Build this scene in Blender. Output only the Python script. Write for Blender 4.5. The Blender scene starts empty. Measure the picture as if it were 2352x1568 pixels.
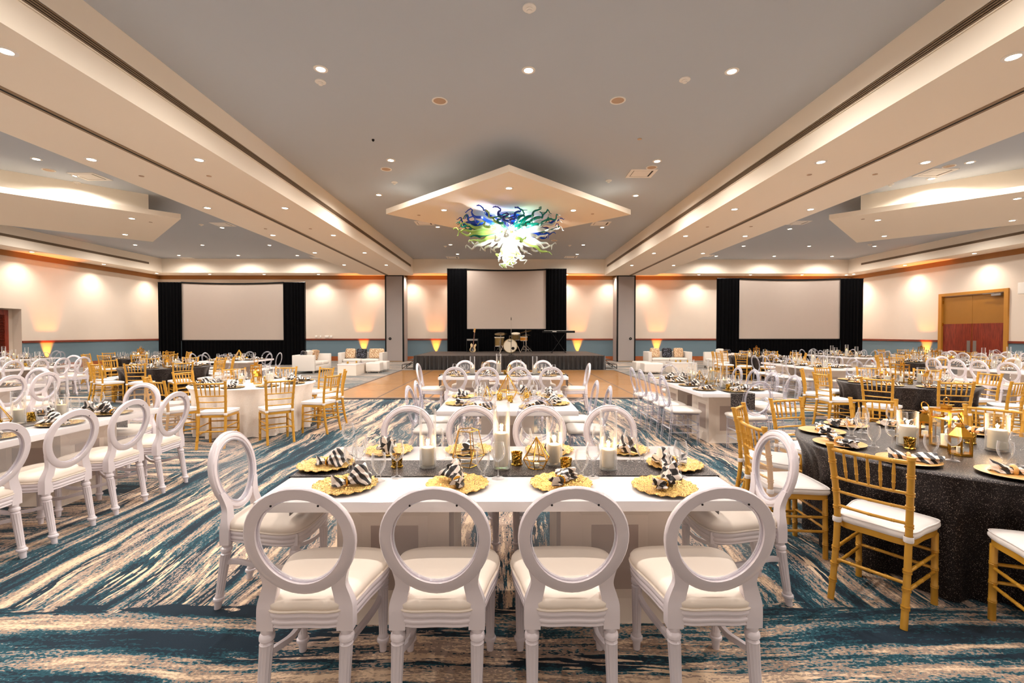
import bpy, bmesh, math, random
from math import sin, cos, pi, radians, atan2, sqrt, hypot, floor
from mathutils import Vector, Matrix
random.seed(7)
SC = bpy.context.scene
COL = SC.collection

# ---------------------------------------------------------------- camera
F = 1060.0; CAM = Vector((0, 0, 1.57)); PITCH = radians(1.03); YAW = radians(0.54)
cam = bpy.data.cameras.new('camera'); cam.sensor_width = 36; cam.lens = 36 * F / 2352
cam.clip_start = 0.05; cam.clip_end = 200
camo = bpy.data.objects.new('camera', cam); COL.objects.link(camo)
camo.location = CAM; camo.rotation_euler = (pi / 2 - PITCH, 0, -YAW)
SC.camera = camo
FW = Vector((sin(YAW) * cos(PITCH), cos(YAW) * cos(PITCH), -sin(PITCH)))
RT = Vector((cos(YAW), -sin(YAW), 0)); UP = RT.cross(FW)

def ray(u, v): return FW + RT * ((u - 1176) / F) + UP * ((784 - v) / F)
def P(u, v, z=0.0):
    """point of the photo (u, v) on the level plane z"""
    d = ray(u, v); t = (z - CAM.z) / d.z
    return CAM + d * t
def PY(u, v, y):
    d = ray(u, v); t = y / d.y
    return CAM + d * t
def proj(p):
    d = Vector(p) - CAM; w = d.dot(FW)
    if w < 0.05: return None
    return (1176 + F * d.dot(RT) / w, 784 - F * d.dot(UP) / w, w)
def inview(x, y, z, r=0.3, m=60):
    q = proj((x, y, z))
    if q is None: return False
    rp = r * F / q[2] + m
    return -rp < q[0] < 2352 + rp and -rp < q[1] < 1568 + rp

# ---------------------------------------------------------------- world, exposure, render options
w = bpy.data.worlds.new('world'); SC.world = w; w.use_nodes = True
w.node_tree.nodes['Background'].inputs[0].default_value = (1.0, 0.84, 0.72, 1)
w.node_tree.nodes['Background'].inputs[1].default_value = 0.42  # even warm fill light, added; enters where the hall is left open behind
SC.view_settings.view_transform = 'Standard'; SC.view_settings.look = 'None'
SC.view_settings.gamma = 1; SC.view_settings.use_curve_mapping = False
SC.view_settings.exposure = 0.74
LIGHT_K = 1.25
cy = SC.cycles
cy.use_adaptive_sampling = True; cy.adaptive_threshold = 0.02; cy.max_bounces = 7; cy.diffuse_bounces = 4; cy.glossy_bounces = 3; cy.transmission_bounces = 4
cy.transparent_max_bounces = 20; cy.caustics_reflective = False; cy.caustics_refractive = False
cy.sample_clamp_indirect = 4.0; cy.use_denoising = True

# ---------------------------------------------------------------- materials
def lin(c): return tuple((x / 255 / 12.92 if x / 255 <= 0.04045 else ((x / 255 + 0.055) / 1.055) ** 2.4) for x in c)
MATS = {}
def nodes_of(m): return m.node_tree.nodes, m.node_tree.links
def pbr(name, rgb, rough=0.5, metal=0.0, spec=0.5, bump=None, sheen=0.0, coat=0.0, emit=None, estr=0.0, var=0.0, vscale=20):
    m = bpy.data.materials.new(name); m.use_nodes = True; N, L = nodes_of(m)
    b = N['Principled BSDF']; c = lin(rgb)
    b.inputs['Base Color'].default_value = (*c, 1); b.inputs['Roughness'].default_value = rough
    b.inputs['Metallic'].default_value = metal; b.inputs['Specular IOR Level'].default_value = spec
    b.inputs['Sheen Weight'].default_value = sheen; b.inputs['Coat Weight'].default_value = coat
    if emit: b.inputs['Emission Color'].default_value = (*lin(emit), 1); b.inputs['Emission Strength'].default_value = estr
    tc = N.new('ShaderNodeTexCoord')
    n = N.new('ShaderNodeTexNoise'); n.inputs['Scale'].default_value = vscale; n.inputs['Detail'].default_value = 3
    L.new(tc.outputs['Object'], n.inputs['Vector'])
    if var > 0:
        mx = N.new('ShaderNodeMixRGB'); mx.blend_type = 'MIX'
        mx.inputs[1].default_value = (*[x * (1 - var) for x in c], 1); mx.inputs[2].default_value = (*[min(1, x * (1 + var)) for x in c], 1)
        L.new(n.outputs['Fac'], mx.inputs[0]); L.new(mx.outputs[0], b.inputs['Base Color'])
    if bump:
        n2 = N.new('ShaderNodeTexNoise'); n2.inputs['Scale'].default_value = bump[0]; n2.inputs['Detail'].default_value = 4
        L.new(tc.outputs['Object'], n2.inputs['Vector'])
        bp = N.new('ShaderNodeBump'); bp.inputs['Strength'].default_value = bump[1]; bp.inputs['Distance'].default_value = bump[2] if len(bump) > 2 else 0.01
        L.new(n2.outputs['Fac'], bp.inputs['Height']); L.new(bp.outputs[0], b.inputs['Normal'])
    MATS[name] = m; return m
def emis(name, rgb, s):
    m = bpy.data.materials.new(name); m.use_nodes = True; N, L = nodes_of(m)
    N.remove(N['Principled BSDF']); e = N.new('ShaderNodeEmission'); e.inputs[0].default_value = (*lin(rgb), 1); e.inputs[1].default_value = s
    L.new(e.outputs[0], N['Material Output'].inputs[0]); MATS[name] = m; return m
def clear(name, tint, edge, ior=1.3, rough=0.03, edgepow=0.5, diffuse=0.0, gl=1.0, cap=0.32, haze=0.0):
    """thin clear wall: see-through, glossier and denser where it is seen edge on"""
    m = bpy.data.materials.new(name); m.use_nodes = True; N, L = nodes_of(m)
    N.remove(N['Principled BSDF'])
    t = N.new('ShaderNodeBsdfTransparent'); g = N.new('ShaderNodeBsdfGlossy'); g.inputs['Roughness'].default_value = rough
    g.inputs['Color'].default_value = (gl, gl, gl, 1)
    lw = N.new('ShaderNodeLayerWeight'); lw.inputs['Blend'].default_value = edgepow
    fp = N.new('ShaderNodeMath'); fp.operation = 'POWER'; fp.inputs[1].default_value = 1.0 if name == 'acrylic' else 1.7; L.new(lw.outputs['Facing'], fp.inputs[0])
    cm = N.new('ShaderNodeMixRGB'); cm.inputs[1].default_value = (*tint, 1); cm.inputs[2].default_value = (*edge, 1)
    L.new(fp.outputs[0], cm.inputs[0]); L.new(cm.outputs[0], t.inputs[0])
    fr = N.new('ShaderNodeFresnel'); fr.inputs[0].default_value = ior
    mi = N.new('ShaderNodeMath'); mi.operation = 'MINIMUM'; mi.inputs[1].default_value = cap; L.new(fr.outputs[0], mi.inputs[0])
    mx = N.new('ShaderNodeMixShader'); L.new(mi.outputs[0], mx.inputs[0]); L.new(t.outputs[0], mx.inputs[1]); L.new(g.outputs[0], mx.inputs[2])
    last = mx
    if diffuse > 0:
        d = N.new('ShaderNodeBsdfDiffuse'); d.inputs[0].default_value = (0.9, 0.9, 0.95, 1)  # white put in at the edges in place of bright highlights
        mul = N.new('ShaderNodeMath'); mul.operation = 'MULTIPLY_ADD'; mul.inputs[1].default_value = diffuse; mul.inputs[2].default_value = haze
        L.new(fp.outputs[0], mul.inputs[0])
        m2 = N.new('ShaderNodeMixShader'); L.new(mul.outputs[0], m2.inputs[0]); L.new(mx.outputs[0], m2.inputs[1]); L.new(d.outputs[0], m2.inputs[2]); last = m2
    L.new(last.outputs[0], N['Material Output'].inputs[0]); MATS[name] = m; return m

pbr('ceiling_paint', (192, 198, 206), 0.9, spec=0.2, bump=(6, 0.05, 0.01))
pbr('cream_paint', (255, 243, 226), 0.85, spec=0.2, bump=(40, 0.03, 0.005))
pbr('slab_paint', (252, 238, 218), 0.8, spec=0.2)
pbr('wallpaper', (226, 212, 198), 0.85, spec=0.2, var=0.02, vscale=3, bump=(160, 0.12, 0.004))
pbr('wainscot_blue', (112, 134, 146), 0.75, spec=0.2, var=0.03, vscale=4, bump=(160, 0.1, 0.004))
pbr('crown_wood', (158, 104, 48), 0.6, var=0.1, vscale=2)
pbr('dark_metal', (20, 19, 20), 0.4, 0.6)
pbr('black_matte', (8, 8, 9), 0.7, spec=0.3)
pbr('slot_dark', (46, 38, 30), 0.8)
pbr('slot_bar', (150, 125, 98), 0.6)
pbr('fixture_white', (250, 244, 236), 0.5)
pbr('speaker_grille', (196, 165, 138), 0.7, bump=(300, 0.3, 0.003))
pbr('partition_fabric', (168, 158, 154), 0.9, var=0.12, vscale=90, bump=(220, 0.2, 0.003))
pbr('white_lacquer', (222, 212, 216), 0.22, coat=0.3)
pbr('table_lacquer', (232, 226, 226), 0.16, coat=0.4)
pbr('pedestal_lacquer', (232, 218, 204), 0.35)
pbr('recess_taupe', (186, 168, 158), 0.4)
pbr('leather_ivory', (228, 214, 200), 0.5, bump=(60, 0.05, 0.003))
pbr('seat_cloth_white', (230, 222, 218), 0.8, sheen=0.2, bump=(14, 0.25, 0.012))
pbr('chiavari_gold', (202, 148, 50), 0.32, 0.15, coat=0.2, var=0.06, vscale=30)
pbr('gold_polished', (226, 168, 66), 0.16, 1.0)
pbr('gold_wire', (212, 158, 58), 0.25, 0.9)
pbr('candle_wax', (255, 246, 228), 0.6)
MATS['candle_wax'].node_tree.nodes['Principled BSDF'].inputs['Subsurface Weight'].default_value = 0.0
pbr('leather_white', (228, 220, 212), 0.38, coat=0.15, bump=(30, 0.05, 0.004))
pbr('chrome', (214, 210, 206), 0.12, 1.0)
pbr('steel_plate', (170, 164, 158), 0.4, 0.8)
pbr('stage_deck', (74, 64, 58), 0.75, var=0.15, vscale=5)
pbr('skirt_satin', (24, 17, 16), 0.38, sheen=0.4)
pbr('velvet_black', (5, 5, 7), 0.95, spec=0.1)
pbr('screen_cloth', (206, 190, 178), 0.9, var=0.02, vscale=4)  # white cloth, the grey of its shade put into the colour
pbr('drum_gold', (150, 128, 84), 0.3, 0.85)
pbr('drum_head', (238, 224, 200), 0.5)
pbr('drum_amber', (206, 130, 30), 0.3, 0.2, coat=0.5)
pbr('cymbal_brass', (150, 120, 66), 0.3, 0.9)
pbr('guitar_cream', (232, 200, 148), 0.3, coat=0.5)
pbr('guitar_dark', (30, 24, 20), 0.3, coat=0.5)
pbr('maple', (214, 158, 84), 0.4)
pbr('rosewood', (112, 60, 40), 0.5)
pbr('amp_black', (26, 26, 24), 0.8, bump=(200, 0.3, 0.004))
pbr('door_ochre', (158, 106, 34), 0.5, var=0.08, vscale=3)
pbr('door_frame_gold', (186, 128, 46), 0.5, var=0.05, vscale=3)
pbr('floor_trim', (88, 76, 70), 0.5, 0.3)
pbr('black_plate', (40, 36, 32), 0.3, 0.3)
pbr('wick', (40, 34, 30), 0.9)
pbr('amber_glass', (200, 140, 30), 0.1, 0.5, coat=0.5)
pbr('mirror_base', (190, 196, 190), 0.08, 0.9)
emis('lamp_lens', (255, 236, 212), 16)
emis('flame_glow', (255, 196, 96), 22)
emis('bulb_glow', (255, 250, 244), 90)
emis('uplight_lens', (255, 150, 30), 12)
clear('acrylic', (0.95, 0.94, 0.97), (0.66, 0.64, 0.72), 1.5, 0.08, 0.6, diffuse=0.5, cap=0.4)
clear('glassware', (0.99, 0.99, 0.985), (0.82, 0.81, 0.79), 1.42, 0.03, 0.3, diffuse=0.85, cap=0.5)
clear('panel_clear', (0.86, 0.84, 0.83), (0.78, 0.76, 0.75), 1.35, 0.12, 0.3, diffuse=0.12, cap=0.14, haze=0.10)
clear('pane_glass', (0.98, 0.985, 0.975), (0.88, 0.9, 0.87), 1.35, 0.02, 0.3, diffuse=0.08)

def wood(name, c1, c2, scale=(1, 1, 8), rough=0.4, rings=6.0, coat=0.2):
    m = bpy.data.materials.new(name); m.use_nodes = True; N, L = nodes_of(m); b = N['Principled BSDF']
    tc = N.new('ShaderNodeTexCoord'); mp = N.new('ShaderNodeMapping'); mp.inputs['Scale'].default_value = scale
    L.new(tc.outputs['Object'], mp.inputs[0])
    n = N.new('ShaderNodeTexNoise'); n.inputs['Scale'].default_value = rings; n.inputs['Detail'].default_value = 6; n.inputs['Distortion'].default_value = 0.6
    L.new(mp.outputs[0], n.inputs['Vector'])
    r = N.new('ShaderNodeValToRGB'); r.color_ramp.elements[0].position = 0.32; r.color_ramp.elements[1].position = 0.68
    r.color_ramp.elements[0].color = (*lin(c1), 1); r.color_ramp.elements[1].color = (*lin(c2), 1)
    L.new(n.outputs['Fac'], r.inputs[0]); L.new(r.outputs[0], b.inputs['Base Color'])
    b.inputs['Roughness'].default_value = rough; b.inputs['Coat Weight'].default_value = coat
    MATS[name] = m; return m
wood('mahogany', (104, 32, 20), (150, 58, 34), (5, 5, 0.5), 0.4)
wood('rail_wood', (96, 38, 24), (140, 62, 36), (0.4, 0.4, 6), 0.45)
wood('base_wood', (150, 78, 38), (186, 104, 54), (0.5, 0.5, 6), 0.45)
wood('parquet', (126, 82, 34), (174, 124, 60), (1.2, 7, 1), 0.30, 7.0, 0.3)
wood('charger_wood', (196, 140, 70), (232, 182, 112), (2, 26, 2), 0.35, 5.0)

def glitter(name, c_dark, c_light, cell, thresh, metal, rough, bump=0.6, big=None):
    m = bpy.data.materials.new(name); m.use_nodes = True; N, L = nodes_of(m); b = N['Principled BSDF']
    tc = N.new('ShaderNodeTexCoord'); v = N.new('ShaderNodeTexVoronoi'); v.inputs['Scale'].default_value = cell
    L.new(tc.outputs['Object'], v.inputs['Vector'])
    r = N.new('ShaderNodeValToRGB'); r.color_ramp.elements[0].position = max(0, thresh - 0.03); r.color_ramp.elements[1].position = thresh
    r.color_ramp.elements[0].color = (*lin(c_dark), 1); r.color_ramp.elements[1].color = (*lin(c_light), 1)
    sp = N.new('ShaderNodeSeparateColor'); L.new(v.outputs['Color'], sp.inputs[0]); L.new(sp.outputs[0], r.inputs[0])
    L.new(r.outputs[0], b.inputs['Base Color'])
    b.inputs['Metallic'].default_value = metal; b.inputs['Roughness'].default_value = rough
    # every sequin tips its own way
    ge = N.new('ShaderNodeNewGeometry'); sub = N.new('ShaderNodeVectorMath'); sub.operation = 'SUBTRACT'; sub.inputs[1].default_value = (0.5, 0.5, 0.5)
    L.new(v.outputs['Color'], sub.inputs[0]); sc_ = N.new('ShaderNodeVectorMath'); sc_.operation = 'SCALE'; sc_.inputs['Scale'].default_value = bump
    L.new(sub.outputs[0], sc_.inputs[0]); ad = N.new('ShaderNodeVectorMath'); L.new(ge.outputs['Normal'], ad.inputs[0]); L.new(sc_.outputs[0], ad.inputs[1])
    no = N.new('ShaderNodeVectorMath'); no.operation = 'NORMALIZE'; L.new(ad.outputs[0], no.inputs[0]); L.new(no.outputs[0], b.inputs['Normal'])
    MATS[name] = m; return m
glitter('sequin_black', (32, 25, 25), (232, 212, 198), 560, 0.989, 0.6, 0.42, 0.30)  # pale cells: sequin glints painted into the base colour
glitter('runner_sequin', (44, 38, 40), (240, 226, 215), 460, 0.96, 0.6, 0.38, 0.6)  # sparkle painted as pale cells here too
glitter('gold_glitter', (150, 98, 34), (252, 214, 132), 300, 0.42, 0.85, 0.34, 1.2)
glitter('mercury_gold', (120, 84, 20), (250, 206, 96), 160, 0.5, 0.95, 0.18, 0.5)
glitter('sequin_pillow_gold', (170, 132, 96), (244, 214, 180), 60, 0.6, 0.5, 0.35, 0.8)
glitter('sequin_pillow_black', (16, 16, 20), (110, 112, 130), 50, 0.8, 0.5, 0.3, 0.8)

def cloth_damask():
    m = bpy.data.materials.new('ivory_damask'); m.use_nodes = True; N, L = nodes_of(m); b = N['Principled BSDF']
    tc = N.new('ShaderNodeTexCoord'); v = N.new('ShaderNodeTexVoronoi'); v.inputs['Scale'].default_value = 120; v.feature = 'DISTANCE_TO_EDGE'
    L.new(tc.outputs['Object'], v.inputs['Vector'])
    r = N.new('ShaderNodeValToRGB'); r.color_ramp.elements[0].color = (*lin((250, 240, 230)), 1); r.color_ramp.elements[1].color = (*lin((232, 218, 205)), 1)
    r.color_ramp.elements[0].position = 0.05; r.color_ramp.elements[1].position = 0.2
    L.new(v.outputs['Distance'], r.inputs[0]); L.new(r.outputs[0], b.inputs['Base Color']); b.inputs['Roughness'].default_value = 0.7
    bp = N.new('ShaderNodeBump'); bp.inputs['Strength'].default_value = 0.4; bp.inputs['Distance'].default_value = 0.004
    L.new(v.outputs['Distance'], bp.inputs['Height']); L.new(bp.outputs[0], b.inputs['Normal']); MATS['ivory_damask'] = m
cloth_damask()

def stripes(name, ang, period, check=False):
    m = bpy.data.materials.new(name); m.use_nodes = True; N, L = nodes_of(m); b = N['Principled BSDF']
    tc = N.new('ShaderNodeTexCoord'); nz = N.new('ShaderNodeTexNoise'); nz.inputs['Scale'].default_value = 9; nz.inputs['Detail'].default_value = 1
    L.new(tc.outputs['Object'], nz.inputs['Vector'])
    dt = N.new('ShaderNodeVectorMath'); dt.operation = 'DOT_PRODUCT'; dt.inputs[1].default_value = (cos(ang), sin(ang), 0.7)
    L.new(tc.outputs['Object'], dt.inputs[0])
    ad = N.new('ShaderNodeMath'); ad.operation = 'MULTIPLY_ADD'; ad.inputs[1].default_value = 0.05
    L.new(nz.outputs['Fac'], ad.inputs[0]); L.new(dt.outputs['Value'], ad.inputs[2])
    mu = N.new('ShaderNodeMath'); mu.operation = 'MULTIPLY'; mu.inputs[1].default_value = 2 * pi / period; L.new(ad.outputs[0], mu.inputs[0])
    sn = N.new('ShaderNodeMath'); sn.operation = 'SINE'; L.new(mu.outputs[0], sn.inputs[0])
    if check:
        d2 = N.new('ShaderNodeVectorMath'); d2.operation = 'DOT_PRODUCT'; d2.inputs[1].default_value = (-sin(ang), cos(ang), -0.6); L.new(tc.outputs['Object'], d2.inputs[0])
        m2 = N.new('ShaderNodeMath'); m2.operation = 'MULTIPLY'; m2.inputs[1].default_value = 2 * pi / (period * 1.5); L.new(d2.outputs['Value'], m2.inputs[0])
        s2 = N.new('ShaderNodeMath'); s2.operation = 'SINE'; L.new(m2.outputs[0], s2.inputs[0])
        sg = N.new('ShaderNodeMath'); sg.operation = 'MULTIPLY'; L.new(sn.outputs[0], sg.inputs[0]); L.new(s2.outputs[0], sg.inputs[1]); sn = sg
    r = N.new('ShaderNodeValToRGB'); r.color_ramp.interpolation = 'CONSTANT'
    r.color_ramp.elements[0].color = (*lin((34, 29, 32)), 1); r.color_ramp.elements[1].position = 0.5; r.color_ramp.elements[1].color = (*lin((243, 226, 214)), 1)
    mr = N.new('ShaderNodeMapRange'); mr.inputs[1].default_value = -1; mr.inputs[2].default_value = 1; L.new(sn.outputs[0], mr.inputs[0]); L.new(mr.outputs[0], r.inputs[0])
    L.new(r.outputs[0], b.inputs['Base Color']); b.inputs['Roughness'].default_value = 0.55; b.inputs['Sheen Weight'].default_value = 0.2
    MATS[name] = m
stripes('napkin_stripe', 0.35, 0.052); stripes('napkin_stripe_wide', 1.1, 0.075, True)

def tendril_mat(name, rgb, tr=0.5, glow=0.0):
    m = bpy.data.materials.new(name); m.use_nodes = True; N, L = nodes_of(m); N.remove(N['Principled BSDF'])
    c = (*lin(rgb), 1)
    t = N.new('ShaderNodeBsdfTranslucent'); t.inputs[0].default_value = c
    d = N.new('ShaderNodeBsdfTransparent'); d.inputs[0].default_value = (*[0.35 + 0.65 * x for x in lin(rgb)], 1)
    g = N.new('ShaderNodeBsdfGlossy'); g.inputs[1].default_value = 0.08
    df = N.new('ShaderNodeBsdfDiffuse'); df.inputs[0].default_value = c
    m0 = N.new('ShaderNodeMixShader'); m0.inputs[0].default_value = 0.5; L.new(t.outputs[0], m0.inputs[1]); L.new(df.outputs[0], m0.inputs[2])
    m1 = N.new('ShaderNodeMixShader'); m1.inputs[0].default_value = tr; L.new(m0.outputs[0], m1.inputs[1]); L.new(d.outputs[0], m1.inputs[2])
    fr = N.new('ShaderNodeFresnel'); fr.inputs[0].default_value = 1.5
    m2 = N.new('ShaderNodeMixShader'); L.new(fr.outputs[0], m2.inputs[0]); L.new(m1.outputs[0], m2.inputs[1]); L.new(g.outputs[0], m2.inputs[2])
    last = m2
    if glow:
        # emission put into the glass for the bulbs' light, strongest near the hub
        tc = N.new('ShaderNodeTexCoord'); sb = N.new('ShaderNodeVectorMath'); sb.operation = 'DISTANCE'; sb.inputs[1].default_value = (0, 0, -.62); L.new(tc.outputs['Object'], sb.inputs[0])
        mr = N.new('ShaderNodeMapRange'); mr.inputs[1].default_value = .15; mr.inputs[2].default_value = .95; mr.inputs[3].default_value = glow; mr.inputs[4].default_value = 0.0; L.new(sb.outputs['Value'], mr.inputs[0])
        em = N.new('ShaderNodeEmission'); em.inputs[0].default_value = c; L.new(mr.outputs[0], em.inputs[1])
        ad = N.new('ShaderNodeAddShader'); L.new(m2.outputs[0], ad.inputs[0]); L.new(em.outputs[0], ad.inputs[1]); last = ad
    L.new(last.outputs[0], N['Material Output'].inputs[0]); MATS[name] = m
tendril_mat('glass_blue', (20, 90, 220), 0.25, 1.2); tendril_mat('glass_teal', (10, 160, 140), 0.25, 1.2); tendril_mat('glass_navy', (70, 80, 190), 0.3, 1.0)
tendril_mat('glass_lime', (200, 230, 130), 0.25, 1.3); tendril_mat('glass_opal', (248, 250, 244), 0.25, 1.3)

def carpet():
    m = bpy.data.materials.new('carpet'); m.use_nodes = True; N, L = nodes_of(m); b = N['Principled BSDF']
    def math(op, a, bb=None, c=None):
        n = N.new('ShaderNodeMath'); n.operation = op
        for i, x in enumerate((a, bb, c)):
            if x is None: continue
            if isinstance(x, (int, float)): n.inputs[i].default_value = x
            else: L.new(x, n.inputs[i])
        return n.outputs[0]
    def noise(vec, scale, detail=3, rough=0.5, dist=0.0):
        n = N.new('ShaderNodeTexNoise'); n.inputs['Scale'].default_value = scale; n.inputs['Detail'].default_value = detail
        n.inputs['Roughness'].default_value = rough; n.inputs['Distortion'].default_value = dist; L.new(vec, n.inputs['Vector']); return n.outputs['Fac']
    def comb(x, y, z=0.0):
        c = N.new('ShaderNodeCombineXYZ')
        for i, q in enumerate((x, y, z)):
            if isinstance(q, (int, float)): c.inputs[i].default_value = q
            else: L.new(q, c.inputs[i])
        return c.outputs[0]
    ge = N.new('ShaderNodeNewGeometry'); s = N.new('ShaderNodeSeparateXYZ'); L.new(ge.outputs['Position'], s.inputs[0]); X, Y = s.outputs[0], s.outputs[1]
    big = noise(ge.outputs['Position'], 0.5, 2)
    wob = math('MULTIPLY', math('SUBTRACT', big, 0.5), 0.6)
    ax = math('ABSOLUTE', X)
    inx = math('LESS_THAN', ax, 3.75); iny = math('GREATER_THAN', math('ADD', Y, math('MULTIPLY', math('SUBTRACT', noise(comb(math('MULTIPLY', X, 3.0), math('MULTIPLY', Y, 12)), 1.0, 3), 0.5), 0.55)), 2.62); iny2 = math('LESS_THAN', Y, 11.2)
    cz = math('MULTIPLY', math('MULTIPLY', inx, iny), iny2); oz = math('SUBTRACT', 1.0, cz)
    along = math('ADD', math('MULTIPLY', Y, cz), math('MULTIPLY', X, oz))
    across = math('ADD', math('MULTIPLY', math('ADD', X, wob), cz), math('MULTIPLY', math('ADD', Y, math('MULTIPLY', wob, 0.5)), oz))
    across = math('ADD', across, math('MULTIPLY', cz, 17.3))
    v1 = comb(math('MULTIPLY', along, 0.42), math('MULTIPLY', across, 7.5))
    v2 = comb(math('MULTIPLY', along, 48), math('MULTIPLY', across, 100), 3.0)
    v3 = comb(math('MULTIPLY', along, 5), math('MULTIPLY', across, 44), 7.0)
    v4 = comb(math('MULTIPLY', along, 0.5), math('MULTIPLY', across, 8.5), 21.0)
    n1 = noise(v1, 1.0, 3, 0.55, 0.15); n2 = noise(v2, 1.0, 2); n3 = noise(v3, 1.0, 2); n4 = noise(v4, 1.0, 4, 0.6)
    val = math('ADD', n1, math('ADD', math('MULTIPLY', math('SUBTRACT', n2, 0.5), 0.36), math('MULTIPLY', math('SUBTRACT', n3, 0.5), 0.36)))
    r1 = N.new('ShaderNodeValToRGB'); r1.color_ramp.interpolation = 'CONSTANT'; e = r1.color_ramp.elements
    e[0].position = 0; e[0].color = (*lin((17, 36, 50)), 1); e[1].position = 0.43; e[1].color = (*lin((26, 68, 80)), 1)
    for p_, c_ in ((0.515, (92, 124, 132)), (0.532, (152, 130, 116)), (0.60, (190, 164, 140)), (0.655, (224, 196, 166))):
        q = e.new(p_); q.color = (*lin(c_), 1)
    L.new(val, r1.inputs[0])
    r2 = N.new('ShaderNodeValToRGB'); r2.color_ramp.interpolation = 'CONSTANT'; e = r2.color_ramp.elements
    e[0].position = 0; e[0].color = (*lin((26, 60, 74)), 1); e[1].position = 0.45; e[1].color = (*lin((164, 142, 128)), 1)
    q = e.new(0.57); q.color = (*lin((222, 194, 164)), 1)
    val2 = math('ADD', n4, math('ADD', math('MULTIPLY', math('SUBTRACT', n2, 0.5), 0.36), math('MULTIPLY', math('SUBTRACT', n3, 0.5), 0.36)))
    L.new(val2, r2.inputs[0])
    sel = math('GREATER_THAN', math('ADD', noise(comb(math('MULTIPLY', along, 0.3), math('MULTIPLY', across, 1.6), 40.0), 1.0, 3), math('MULTIPLY', math('SUBTRACT', n3, 0.5), 0.3)), 0.54)
    mx = N.new('ShaderNodeMixRGB'); L.new(sel, mx.inputs[0]); L.new(r1.outputs[0], mx.inputs[1]); L.new(r2.outputs[0], mx.inputs[2])
    # far part of the hall: distance and lighting put into the colour as grey
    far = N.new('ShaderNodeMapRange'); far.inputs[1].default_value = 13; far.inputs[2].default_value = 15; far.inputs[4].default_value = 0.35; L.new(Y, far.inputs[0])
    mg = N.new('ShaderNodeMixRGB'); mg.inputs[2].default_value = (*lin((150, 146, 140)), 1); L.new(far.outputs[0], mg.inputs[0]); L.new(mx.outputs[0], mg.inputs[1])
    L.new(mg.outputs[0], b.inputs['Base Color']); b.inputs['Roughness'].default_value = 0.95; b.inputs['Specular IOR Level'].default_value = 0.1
    b.inputs['Sheen Weight'].default_value = 0.1
    pile = noise(ge.outputs['Position'], 260, 2)
    bp = N.new('ShaderNodeBump'); bp.inputs['Strength'].default_value = 0.35; bp.inputs['Distance'].default_value = 0.004; L.new(pile, bp.inputs['Height']); L.new(bp.outputs[0], b.inputs['Normal'])
    MATS['carpet'] = m
carpet()

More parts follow.
